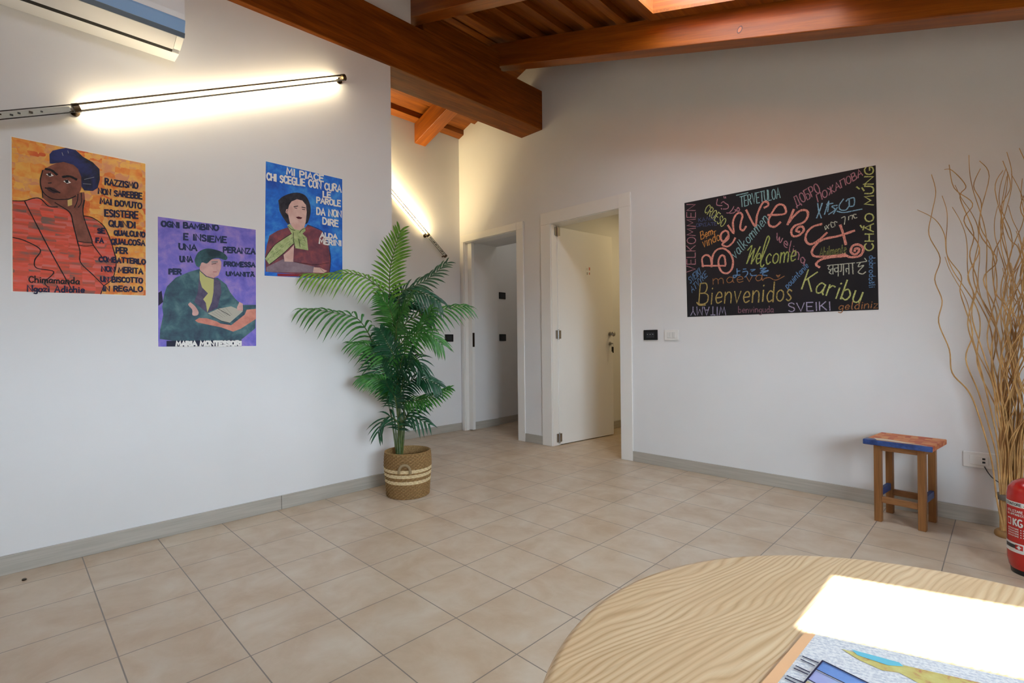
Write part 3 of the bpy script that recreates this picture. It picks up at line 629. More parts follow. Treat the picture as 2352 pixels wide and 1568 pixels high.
# blue poster
S = Sheet(0, XL, 580, 340, 240/1176, 1); b = MB()
thickpaper(S, b, [(146, 142), (1014, 345), (1016, 1486), (131, 1441)], M_paper)
S.poly(b, [(150, 148), (1010, 350), (1012, 1480), (135, 1435)], paint('blue_paint', [(.3, (32, 80, 176)), (.5, (34, 112, 216)), (.7, (72, 160, 232))], 12), .0011)
o = b.build('poster', origin=S.P((580, 820), 0)); tag(o, 'blue poster of a woman in a maroon coat with a pale green scarf', 'poster')
b = MB()
MAR = paint('maroon_paint', [(.3, (96, 56, 72)), (.5, (128, 70, 82)), (.7, (166, 86, 84))], 14); SK = paint('fair_skin_paint', [(.35, (216, 172, 160)), (.65, (230, 194, 182))], 18)
S.poly(b, [(405, 890), (280, 930), (190, 985), (160, 1100), (142, 1220), (148, 1390), (640, 1432), (870, 1400), (882, 1250), (850, 1080), (785, 935), (620, 862), (590, 900), (480, 920)], MAR, .0014)
S.poly(b, [(155, 1340), (340, 1250), (700, 1335), (680, 1402), (160, 1392)], paint('grey_mauve_paint', [(.35, (126, 106, 118)), (.65, (158, 138, 148))], 14), .0016)
S.poly(b, [(280, 1410), (640, 1425), (860, 1402), (855, 1452), (282, 1440)], mat('crimson_paint', (150, 28, 44), .6), .0017)
S.poly(b, smooth([(290, 590), (330, 552), (400, 518), (500, 500), (590, 530), (640, 610), (655, 700), (640, 790), (600, 855), (500, 800), (415, 852), (378, 830), (310, 720), (298, 640), (290, 590)], 3), paint('hair_paint', [(.38, (30, 28, 34)), (.62, (58, 54, 62))], 20), .0017)
S.poly(b, [(412, 640), (440, 600), (500, 575), (560, 590), (602, 640), (610, 720), (600, 830), (580, 895), (520, 930), (460, 910), (420, 840), (402, 752), (372, 722), (380, 688), (400, 686)], SK, .0020)
GS = paint('pale_green_paint', [(.35, (160, 178, 116)), (.65, (192, 204, 146))], 40)
S.poly(b, [(390, 870), (420, 850), (470, 912), (530, 925), (590, 890), (597, 930), (562, 962), (612, 1010), (628, 1150), (480, 1125), (466, 1040), (462, 1075), (340, 1190), (190, 1310), (140, 1240), (250, 1090), (440, 962)], GS, .0023)
S.poly(b, [(350, 1200), (410, 1150), (468, 1085), (458, 1280), (360, 1276)], SK, .0024); S.poly(b, [(690, 1340), (760, 1345), (840, 1382), (800, 1406), (680, 1400)], SK, .0020)
for pts, w in (([(465, 660), (510, 652)], .005), ([(555, 665), (595, 672)], .005), ([(475, 672), (500, 678)], .004), ([(560, 688), (590, 692)], .004), ([(400, 690), (385, 720), (402, 745)], .002), ([(400, 880), (440, 915), (480, 925)], .003), ([(460, 950), (462, 1040), (480, 1120)], .003), ([(520, 1020), (535, 1110)], .003),
               ([(440, 962), (250, 1090), (145, 1235)], .003), ([(190, 1310), (340, 1190), (460, 1075)], .003), ([(530, 950), (560, 915), (590, 905)], .003), ([(570, 1000), (600, 1060)], .002), ([(860, 1090), (880, 1250), (868, 1390)], .003), ([(470, 1280), (700, 1310), (860, 1290)], .002), ([(760, 1350), (800, 1392)], .002), ([(620, 862), (785, 935), (850, 1080)], .002)):
    S.stroke(b, pts, w, INK, .0027)
random.seed(3)
for i in range(26):
    t = random.random(); q = (460-t*280+random.uniform(-20, 30), 1000+t*220+random.uniform(-10, 40)); S.stroke(b, [q, (q[0]-22, q[1]+18)], .0014, mat('olive_ink', (86, 110, 72), .7), .0026, False)
for i in range(14):
    q = (random.uniform(490, 580), random.uniform(985, 1110)); S.stroke(b, [q, (q[0]+28, q[1]+4)], .0014, mat('olive_ink', (86, 110, 72), .7), .0026, False)
S.poly(b, [(486, 775), (520, 770), (562, 782), (545, 798), (510, 795)], inkm('lip_dark', (92, 32, 40)), .0027)
part(b, 'portrait', o)
b = MB()
for t, p0, p1, h in (('MI PIACE', (386, 296), (798, 376), 68), ('CHI SCEGLIE CON CURA', (162, 358), (998, 494), 76), ('LE', (796, 548), (880, 560), 62), ('PAROLE', (724, 614), (990, 656), 60), ('DA NON', (724, 746), (998, 780), 72), ('DIRE', (792, 850), (964, 888), 66), ('ALDA', (766, 1002), (950, 1018), 48), ('MERINI', (752, 1074), (998, 1100), 58)):
    b = MB(); S.word(b, t, p0, p1, (0, -h), .0098, M_paper, .0034, .05); part(b, 'lettering', o)

# chalkboard
S = Sheet(1, YR, 1540, 360, 520/2146, -1); b = MB()
M_cb = mat('chalkboard_film', (22, 20, 26), .5, .35)
_n = noise(M_cb, coords(M_cb), 4, 5); L(M_cb, ramp(M_cb, _n.outputs[0], [(.3, (18, 17, 22)), (.7, (30, 28, 34))]), bsdf(M_cb).inputs['Base Color'])
thickpaper(S, b, [(132, 438), (1945, 80), (1973, 1448), (160, 1518)], M_cb, .0015)
cbd = b.build('chalkboard', origin=S.P((1050, 870), 0)); tag(cbd, 'black chalkboard sheet covered in coloured welcome words in many languages', 'chalkboard')
def chalk(name, rgb):
    mt = mat('chalk_'+name, rgb, .9, .1)
    n = noise(mt, coords(mt), 260, 2); L(mt, ramp(mt, n.outputs[0], [(.36, tuple(int(c*.66) for c in rgb)), (.54, tuple(int(c+(255-c)*.18) for c in rgb))]), bsdf(mt).inputs['Base Color']); return mt
CK = {k: chalk(k, v) for k, v in dict(coral=(232, 142, 124), pink=(176, 112, 126), yell=(190, 196, 106), lime=(168, 180, 84), cyan=(136, 188, 192), blue=(86, 134, 190), dblue=(62, 72, 124), orange=(222, 138, 56), brown=(160, 98, 52), gold=(176, 150, 74), lav=(166, 156, 190), rose=(130, 80, 96), white=(196, 200, 178), olive=(128, 130, 62), sky=(128, 180, 210)).items()}
random.seed(11)
def W_(text, p0, p1, up, w, c, strokes=None, jit=.03, gap=.2):
    b = MB()
    if text: S.word(b, text, p0, p1, up, w, CK[c], .0019, jit, gap)
    for st in strokes or []: S.stroke(b, st, w, CK[c], .0019)
    part(b, 'chalk_word', cbd, label=None)
W_('VELKOMMEN', (236, 1092), (236, 452), (-82, 0), .0065, 'pink')
W_('CROESO', (318, 520), (492, 668), (42, -72), .006, 'yell')
W_('', 0, 0, 0, .0065, 'pink', [[(445, 400), (440, 455), (490, 462)], [(480, 440), (500, 425), (520, 440), (548, 460), (540, 490), (500, 495)], [(505, 375), (510, 392)], [(520, 378), (524, 392)], [(480, 488), (486, 496)], [(560, 535), (600, 530), (625, 505), (640, 480), (655, 500), (640, 515), (610, 500)], [(655, 520), (658, 540)], [(600, 470), (585, 500), (555, 530), (530, 532)]])
W_('TERVETULOA', (664, 474), (1040, 388), (-6, -98), .006, 'cyan', [[(625, 365), (735, 340)]])
_B = [[(300, 1032), (520, 1032)], [(308, 1040), (300, 965), (338, 930), (380, 958), (390, 1040)], [(392, 1030), (402, 935), (440, 882), (500, 868), (560, 908), (592, 980), (582, 1060), (540, 1102), (490, 1092), (460, 1040), (456, 980), (482, 935), (512, 948), (522, 1022)],
      [(548, 745), (505, 800), (480, 782), (480, 732), (520, 700), (548, 722), (545, 780), (490, 828), (540, 850), (590, 812), (612, 770)], [(545, 650), (598, 720), (592, 620), (620, 550), (660, 530), (682, 560), (668, 620), (662, 680), (690, 696), (716, 660)],
      [(718, 505), (800, 655), (820, 560), (850, 480), (880, 432), (918, 428), (926, 460), (890, 482)], [(925, 552), (1082, 540), (1082, 472), (1040, 450), (1000, 472), (958, 540), (930, 600), (940, 650), (990, 662), (1042, 620)],
      [(1168, 500), (1110, 642)], [(1125, 620), (1172, 560), (1232, 510), (1290, 510), (1302, 560), (1262, 620), (1182, 652), (1146, 700), (1160, 750), (1216, 745), (1262, 700), (1250, 662), (1212, 668), (1192, 700), (1222, 712)],
      [(1432, 638), (1350, 662), (1292, 720), (1282, 790), (1322, 828), (1392, 800), (1482, 720)], [(1610, 648), (1640, 740), (1662, 830)], [(1742, 700), (1600, 748), (1450, 782), (1372, 840), (1340, 900), (1362, 940), (1440, 946), (1560, 938), (1655, 922)],
      [(1655, 925), (1702, 950), (1790, 940), (1826, 890), (1816, 850), (1770, 830), (1722, 850), (1710, 900), (1745, 925), (1780, 905), (1786, 872), (1752, 870), (1746, 895)], [(1660, 940), (1500, 955), (1412, 982), (1380, 1020), (1412, 1046)]]
W_('', 0, 0, 0, .0135, 'coral', _B)
W_('ДОБРО', (1196, 470), (1424, 330), (-38, -84), .006, 'pink'); W_('ПОЖАЛОВА'.replace('Л', 'П'), (1398, 424), (1822, 176), (-18, -66), .006, 'pink')
W_('', 0, 0, 0, .0065, 'sky', [[(1395, 440), (1410, 520), (1435, 440)], [(1385, 580), (1440, 440)], [(1400, 500), (1430, 580)], [(1460, 545), (1500, 420), (1490, 520)], [(1480, 450), (1540, 440)], [(1500, 545), (1560, 500), (1530, 470), (1580, 460)], [(1545, 540), (1580, 480)], [(1640, 400), (1600, 460), (1610, 500), (1660, 505), (1690, 470)], [(1665, 420), (1690, 400), (1695, 470)], [(1690, 400), (1740, 390), (1738, 460), (1690, 470)], [(1580, 515), (1640, 528), (1730, 512), (1815, 495)]])
W_('', 0, 0, 0, .005, 'white', [[(1760, 545), (1735, 548), (1745, 580), (1768, 575)], [(1700, 560), (1725, 555), (1722, 590)], [(1690, 565), (1688, 598)], [(1620, 580), (1655, 570), (1648, 640)], [(1580, 620), (1555, 615), (1560, 655)], [(1545, 625), (1520, 622), (1528, 665), (1550, 662)], [(1505, 640), (1470, 690)], [(1475, 650), (1500, 680)], [(1462, 660), (1470, 690)]])
W_('CHÀO MÚNG', (1922, 888), (1922, 96), (-82, 0), .0075, 'yell', [[(1765, 285), (1790, 305)], [(1800, 650), (1815, 670)]])
W_('KAΛΩΣ', (268, 618), (432, 590), (-4, -34), .0038, 'dblue'); W_('OPIΣATE', (246, 664), (438, 648), (-3, -30), .0038, 'dblue')
W_('Bem-', (290, 782), (432, 722), (-8, -70), .006, 'orange'); W_('vindo', (312, 858), (470, 790), (-14, -92), .006, 'orange')
W_('valkommen', (618, 972), (930, 602), (-58, -82), .0055, 'cyan')
_b = MB()
for _t, _p, _q in (('e', (806, 1018), (848, 1014)), ('come', (900, 1020), (1184, 985))): S.word(_b, _t, _p, _q, (22, -170), .008, CK['lime'], .0019)
for _t in ([(732, 885), (772, 842), (748, 930), (722, 1012)], [(722, 1012), (762, 930), (800, 868)], [(800, 868), (776, 960), (766, 1014)], [(766, 1014), (812, 930), (850, 852)],
           [(850, 1000), (880, 930), (916, 840), (938, 775), (924, 752), (902, 800), (874, 900), (854, 1000), (864, 1045), (886, 1022)]): S.stroke(_b, _t, .008, CK['lime'], .0019)
part(_b, 'chalk_word', cbd)
W_('welina', (1000, 772), (1268, 1030), (20, -95), .006, 'pink')
W_('Abilmente', (1412, 952), (1664, 908), (4, -92), .0042, 'olive')
W_('', 0, 0, 0, .0055, 'white', [[(1485, 1030), (1745, 1005)], [(1510, 1030), (1495, 1060), (1520, 1075), (1505, 1095), (1525, 1110)], [(1540, 1030), (1540, 1110)], [(1520, 1065), (1540, 1060)], [(1590, 1020), (1590, 1130)], [(1590, 1050), (1555, 1060), (1565, 1090), (1590, 1080)], [(1640, 1020), (1640, 1120)], [(1620, 1020), (1618, 1080), (1605, 1085)], [(1690, 1015), (1692, 1110)], [(1690, 1060), (1665, 1060), (1668, 1090)], [(1725, 1010), (1730, 1110)], [(1765, 1005), (1860, 990)], [(1800, 1000), (1780, 1040), (1830, 1030), (1800, 1065), (1780, 1095), (1820, 1110), (1850, 1090)], [(1860, 985), (1840, 960)]])
W_('dobrodošli', (1882, 938), (1884, 1240), (58, -4), .0042, 'blue')
W_('', 0, 0, 0, .0075, 'blue', [[(630, 1060), (630, 1120), (605, 1145), (598, 1125), (660, 1120)], [(630, 1085), (660, 1080)], [(690, 1065), (715, 1062)], [(685, 1090), (725, 1085), (730, 1110), (705, 1140)], [(760, 1070), (800, 1068), (770, 1085)], [(755, 1105), (770, 1125), (815, 1122)], [(850, 1060), (905, 1055), (860, 1082), (925, 1080), (880, 1100), (875, 1118), (915, 1125)], [(850, 1100), (925, 1075)]])
W_('maeva', (405, 1206), (876, 1172), (-4, -96), .0052, 'brown', [[(870, 1170), (900, 1150), (940, 1145), (1000, 1168), (1080, 1130)], [(1022, 1142), (1005, 1122), (1022, 1126), (1038, 1118), (1022, 1142)]])
W_('Bienvenidos', (268, 1398), (1146, 1362), (14, -190), .0085, 'gold', [[(250, 1380), (275, 1405), (330, 1404)]])
W_('pouintanie', (1112, 1252), (1310, 1040), (-36, -50), .0045, 'blue')
W_('Karibu', (1242, 1256), (1790, 1392), (62, -178), .0085, 'yell')
W_('SVEIKI', (1118, 1468), (1520, 1452), (-4, -80), .0065, 'lav')
W_('geldiniz', (1592, 1452), (1962, 1432), (12, -76), .0052, 'brown')
W_('benvinguda', (644, 1478), (976, 1474), (0, -62), .0045, 'rose')
W_('WITAMY', (524, 1420), (192, 1422), (0, 78), .0062, 'lav')
W_('SVEIKI', (186, 1204), (290, 1106), (-18, -56), .0048, 'blue'); W_('ATVYKE', (206, 1290), (350, 1130), (-20, -52), .0048, 'blue')

# ------------------------------------------------------------------ wall lamps
M_tube = bpy.data.materials.new('clear_acrylic'); M_tube.use_nodes = True
_nt = M_tube.node_tree; _nt.nodes.remove(_nt.nodes['Principled BSDF'])
_tr = N(M_tube, 'ShaderNodeBsdfTransparent'); _tr.inputs[0].default_value = (.93, .93, .91, 1); _gl = N(M_tube, 'ShaderNodeBsdfGlossy'); _gl.inputs['Roughness'].default_value = .08
_fr = N(M_tube, 'ShaderNodeLayerWeight'); _fr.inputs[0].default_value = .25
_mx = N(M_tube, 'ShaderNodeMixShader'); L(M_tube, _fr.outputs['Fresnel'], _mx.inputs[0]); L(M_tube, _tr.outputs[0], _mx.inputs[1]); L(M_tube, _gl.outputs[0], _mx.inputs[2]); L(M_tube, _mx.outputs[0], _nt.nodes['Material Output'].inputs[0])
M_led = mat('led_strip', (255, 240, 200), .5, .5, 0, 0, (255, 226, 170), 30)
M_alu = mat('grey_aluminium', (150, 146, 138), .35, .5, .8)
M_brz = mat('bronze_cap', (96, 82, 64), .3, .5, 1)
M_pcb = mat('pale_driver_board', (206, 206, 196), .5)
def wall_lamp(wx, A, Bp, Cp, power, label, lean=-.7, uplight=0, tint=(1, .85, .60)):
    """A free end of the driver tube, Bp joint, Cp end of the lit tube, as (y, z) on a line 6 cm off the wall at x = wx."""
    X = wx+.06; P = lambda q, dx=0, dn=0: Vector((X+dx, q[0], q[1]))+nv*dn
    ax_ = Vector((0, Cp[0]-Bp[0], Cp[1]-Bp[1])).normalized(); nv = Vector((1, 0, 0)).cross(ax_)
    if nv.z < 0: nv = -nv
    o = thing('wall_lamp', Vector((wx, Bp[0], Bp[1])), label, 'lamp')
    b = MB(); b.tube([P(Bp), P(Cp)], .019, M_tube, 20, False); part(b, 'clear_tube', o, True)
    b = MB(); b.tube([P(Bp, .004, .015), P(Cp, .004, .015)], .0045, M_brz, 8); b.tube([P(Bp, .006, -.016), P(Cp, .006, -.016)], .005, M_alu, 8); part(b, 'rail', o, True)
    b = MB(); ld = ax_*.004
    q0, q1 = P(Bp, -.012, .006)+ax_*.03, P(Cp, -.012, .006)-ax_*.03
    b.hexa([q0+Vector((0, 0, -.003)), q1+Vector((0, 0, -.003)), q1+Vector((-.002, 0, -.003)), q0+Vector((-.002, 0, -.003)), q0+Vector((0, 0, .003)), q1+Vector((0, 0, .003)), q1+Vector((-.002, 0, .003)), q0+Vector((-.002, 0, .003))], M_led)
    part(b, 'light_strip', o)
    for q, s in ((Bp, 1), (Cp, 1)):
        b = MB(); c = P(q); b.tube([c-ax_*.014, c-ax_*.012, c+ax_*.012, c+ax_*.014], [.016, .021, .021, .016], M_brz, 20)
        b.tube([c, c+Vector((-.059, 0, 0))], .009, M_brz, 12); b.tube([Vector((wx+.006, c.y, c.z)), Vector((wx+.0002, c.y, c.z))], .02, M_brz, 16); part(b, 'end_bracket', o, True)
    if (Vector((0, *A))-Vector((0, *Bp))).length > .03:
        b = MB(); b.tube([P(A), P(Bp)], .0185, M_tube, 20, False); tb = part(b, 'driver_tube', o, True)
        b = MB(); c = P(A); b.tube([c-ax_*.010, c-ax_*.008, c+ax_*.008, c+ax_*.010], [.017, .0205, .0205, .017], M_brz, 20); b.tube([c, c+Vector((-.0595, 0, 0))], .008, M_brz, 10); part(b, 'end_cap', tb, True)
        b = MB(); h = nv*.010; a0, a1 = P(A), P(Bp); e = ax_*(.012 if (a1-a0).dot(ax_) > 0 else -.012); a0 += e; a1 -= e*2
        b.hexa([a0-h, a1-h, a1-h+Vector((.002, 0, 0)), a0-h+Vector((.002, 0, 0)), a0+h, a1+h, a1+h+Vector((.002, 0, 0)), a0+h+Vector((.002, 0, 0))], M_pcb)
        for i in range(9):
            t = .12+.08*i+random.uniform(-.02, .02); c = a0.lerp(a1, t)+nv*random.uniform(-.004, .004); s = random.uniform(.002, .005)
            b.box(c.x+.002, c.y-s*1.6, c.z-s, c.x+.006, c.y+s*1.6, c.z+s, [M_black, M_dsteel, M_blackin][i % 3])
        part(b, 'driver_board', tb, label='pale circuit board with dark components')
    ln = (P(Cp)-P(Bp)).length-.06
    l = area('lamp_light', (q0+q1)/2+Vector((-.006, 0, 0)), (-1, 0, 0), ln, .012, power, tint)
    z = Vector((1, 0, -lean)).normalized()*1; z = (z-ax_*z.dot(ax_)).normalized(); x = ax_; y = z.cross(x)
    mm = Matrix((x, y, z)).transposed().to_4x4(); mm.translation = l.location; l.matrix_world = mm
    if uplight:
        l2 = area('lamp_light', (q0+q1)/2+Vector((0, 0, .012)), (-.15, 0, 1), ln, .01, uplight, tint)
        z = Vector((.15, 0, -1)); z = (z-ax_*z.dot(ax_)).normalized(); y = z.cross(ax_)
        mm = Matrix((ax_, y, z)).transposed().to_4x4(); mm.translation = l2.location; l2.matrix_world = mm
    return o
wall_lamp(XL, (-.21, 1.914), (.237, 2.116), (1.568, 2.750), LAMP_P, 'slanting light tube glowing on the wall above the three posters', uplight=1.1)
wall_lamp(XN, (3.413, 1.957), (3.18, 2.155), (2.20, 2.985), LAMP_P*3.8, 'slanting light tube glowing in the hallway behind the palm', 4.0, 2.0, (1, .78, .42))

# ------------------------------------------------------------------ air conditioner
Y0_, Y1_ = -.20, .642
M_ac = mat('white_ac_shell', (236, 236, 234), .35, .5); M_skyrefl = mat('sky_reflection_blue', (150, 192, 236), .12, .8, 0, 0, None, 0, 1)  # strip's blue base colour paints in a reflection of the sky
def prof(mb, pts, y0, y1, mt): mb.extrude([Vector((XL+d, y0, z)) for d, z in pts], (0, y1-y0, 0), mt)
b = MB(); prof(b, [(.0005, 2.512), (.10, 2.512), (.108, 2.535), (.19, 2.585), (.214, 2.64), (.212, 2.74), (.19, 2.795), (.0005, 2.80)], Y0_, Y1_, M_ac)
ac = b.build('air_conditioner', bev=.004, origin=(XL, .22, 2.65)); tag(ac, 'white wall air conditioner above the light tube, cut by the top of the photo', 'air conditioner')
b = MB(); prof(b, [(.112, 2.522), (.118, 2.519), (.201, 2.552), (.199, 2.559)], Y0_+.03, Y1_-.032, mat('grey_vane', (214, 214, 216), .35)); part(b, 'air_vane', ac, bev=.001)
b = MB(); prof(b, [(.116, 2.526), (.121, 2.523), (.201, 2.554), (.199, 2.562)], Y1_-.030, Y1_, M_ac); part(b, 'end_cheek', ac)
b = MB(); prof(b, [(.100, 2.5125), (.112, 2.522), (.112, 2.532), (.100, 2.53)], Y0_+.03, Y1_-.032, M_dark); part(b, 'vane_gap', ac, label='dark outlet gap')
b = MB(); prof(b, [(.198, 2.557), (.206, 2.555), (.2135, 2.572), (.228, 2.622), (.226, 2.632), (.205, 2.632)], Y0_, Y1_+.001, M_skyrefl); tsp = part(b, 'trim_strip', ac, bev=.0015, label='glossy strip with the blue sky reflection in its colour')
b = MB(); prof(b, [(.197, 2.553), (.2075, 2.551), (.2165, 2.571), (.214, 2.573), (.206, 2.556)], Y0_, Y1_+.0015, mat('slate_blue_edge', (58, 78, 98), .3)); part(b, 'trim_edge', tsp, label='dark slate lower edge')
b = MB(); prof(b, [(.205, 2.632), (.2265, 2.632), (.2265, 2.66), (.2185, 2.742), (.205, 2.74)], Y0_, Y1_, M_ac); part(b, 'front_panel', ac, bev=.002)

# ------------------------------------------------------------------ palm in basket
PC = Vector((-2.835, 1.872, 0))
bk = thing('woven_basket', PC, 'round woven basket planter with three cream stripes under the palm', 'basket')
M_str = mat('straw_brown', (168, 128, 76), .8, .2); M_cream = mat('straw_cream', (222, 202, 156), .8, .2)
for mt, a, c in ((M_str, (126, 96, 58), (176, 142, 94)), (M_cream, (204, 178, 128), (234, 216, 176))):
    n = noise(mt, coords(mt, (1, 1, 1)), 160, 3); L(mt, ramp(mt, n.outputs[0], [(.32, a), (.66, c)]), bsdf(mt).inputs['Base Color'])
M_strd = mat('straw_dark', (132, 101, 62), .8, .2)
def rb(z): return .138+.075*z if z < .12 else .147+.009*math.sin((z-.12)/.16*math.pi*.55) - max(0, z-.2)*.08
def weave(r, z, a):
    row = int(z/.0105+.5); return r + .0032*(1 if (int(a/(2*math.pi)*60)+row) % 2 else -1)
rows = [i*.0105 for i in range(28)]
cream = {9, 10, 13, 14, 16, 17}
b = MB(); cuts = []
for i in range(len(rows)-1):
    mt = M_cream if i in cream else M_str
    z0, z1 = rows[i], rows[i+1]; zm = (z0+z1)/2
    pr = [(rb(z0)-.002, z0), (rb(zm)+.001, zm), (rb(z1)-.002, z1)]
    k = len(b.f); b.lathe(pr, PC, mt, 120, lambda r, z, a, i=i, zm=zm: r + (.0035*(1 if (int(a/(2*math.pi)*60)+i) % 2 else -1) if abs(z-zm) < .001 else 0))
    b.f = b.f[:k]+[f for f in b.f[k:] if len(f) == 4]; b.mi = b.mi[:len(b.f)]
    for q in range(k, len(b.f)):
        if (((q-k) % 120)//2+i) % 2 and i not in cream: b.mi[q] = b.m(M_strd)
zt_ = rows[-1]
b.lathe([(rb(zt_)-.002, zt_), (rb(zt_)+.002, zt_+.006), (rb(zt_)-.006, zt_+.008), (rb(zt_)-.012, zt_), (rb(zt_)-.014, zt_-.05)], PC, M_str, 60)
b.f = [f for f in b.f if len(f) < 20]; b.mi = b.mi[:len(b.f)]
b.lathe([(.001, .004), (.138, .004)], PC, M_str, 60)
part(b, 'basket_body', bk, True)
b = MB(); hd = Vector((.76, -.65, 0)); hs = Vector((.65, .76, 0))
hc = PC+hd*(rb(.2)+.012)+Vector((0, 0, .185))
b.tube([hc+hs*.036*math.cos(t)+Vector((0, 0, .044*math.sin(t)))+hd*(.004*math.sin(t)) for t in [math.pi*i/12-.3 for i in range(15)]], .0085, mat('straw_grey', (150, 130, 98), .8, .2), 8); part(b, 'handle', bk, True)
pm = thing('palm_plant', PC+Vector((0, 0, .02)), 'tall green palm in a woven basket standing at the corner of the left wall', 'plant')
b = MB(); b.lathe([(.001, .02), (.11, .02), (.128, .21), (.09, .228), (.001, .235)], PC, mat('dark_soil', (44, 34, 26), .9), 32); part(b, 'soil', pm, True)
def leafmat(name, a, c):
    mt = mat(name, c, .38, .45); n = noise(mt, coords(mt), 30, 2); L(mt, ramp(mt, n.outputs[0], [(.3, a), (.7, c)]), bsdf(mt).inputs['Base Color']); return mt
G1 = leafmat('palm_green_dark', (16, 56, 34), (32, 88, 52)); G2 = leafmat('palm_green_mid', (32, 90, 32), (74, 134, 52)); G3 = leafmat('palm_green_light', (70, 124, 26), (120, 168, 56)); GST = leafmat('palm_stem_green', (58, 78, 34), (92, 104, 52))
D0 = (PC-CAM).dot(FW)
def pp(q, dd):
    p = at(640+q[0]*.3189, 500+q[1]*.3189, D0+dd)
    if p.x < XL+.05 and p.y < YC+.05:
        u, v = 640+q[0]*.3189, 500+q[1]*.3189; p = on(u, v, 0, XL+.05)
    return p
def frond(pts, dds, Lm, g, nrm=(.45, -.55, .7), n=19, start=.16, droop=.5, both=True, seed=0):
    rg = random.Random(seed); k = len(pts)
    P = [pp(q, dds[0]+(dds[1]-dds[0])*i/(k-1)) for i, q in enumerate(pts)]
    C = [Vector(p) for p in smooth([tuple(p) for p in P], 10)]; m_ = len(C)
    b = MB(); b.tube(C[::3]+[C[-1]], [.005*(1-.8*i/len(C[::3])) for i in range(len(C[::3])+1)], GST, 6)
    cum = [0]
    for i in range(1, m_): cum.append(cum[-1]+(C[i]-C[i-1]).length)
    tot = cum[-1]
    nv = Vector(nrm).normalized(); gi = b.m(g)
    for i in range(n):
        s = start+(1-start)*(i+.5)/n; d = s*tot
        j = next((a for a in range(1, m_) if cum[a] >= d), m_-1); f = (d-cum[j-1])/max(1e-6, cum[j]-cum[j-1])
        p = C[j-1].lerp(C[j], f); t = (C[j]-C[j-1]).normalized()
        side = t.cross(nv).normalized(); up = side.cross(t)
        ln = Lm*1.28*(.45+.55*math.sin(math.pi*min(1, .18+.82*(s-start)/(1-start)))**.8)*rg.uniform(.9, 1.08)
        ang = R(62-34*s)
        for sg in ((1, -1) if both else (1,)):
            dr = (t*math.cos(ang)+side*sg*math.sin(ang)+up*rg.uniform(.0, .22)).normalized()
            wn = dr.cross(up).normalized() if dr.cross(up).length > .01 else side
            wd = .0080*(.7+.4*ln/.16)*rg.uniform(.85, 1.1); base = len(b.v); SEG = 5
            for q in range(SEG+1):
                u = q/SEG; c = p+dr*(ln*u)+Vector((0, 0, -droop*ln*u*u))
                ww = wd*(math.sin(math.pi*(.12+.88*u))**.7 if u < 1 else .02)
                up2 = up*(ww*.35)
                if c.x < XL+.008 and c.y < YC: c.x = XL+.008
                b.v += [tuple(c+wn*ww+up2), tuple(c), tuple(c-wn*ww+up2)]
            for q in range(SEG):
                a = base+3*q
                b.f += [(a, a+1, a+4, a+3), (a+1, a+2, a+5, a+4)]; b.mi += [gi, gi]
    return part(b, 'frond', pm, True)
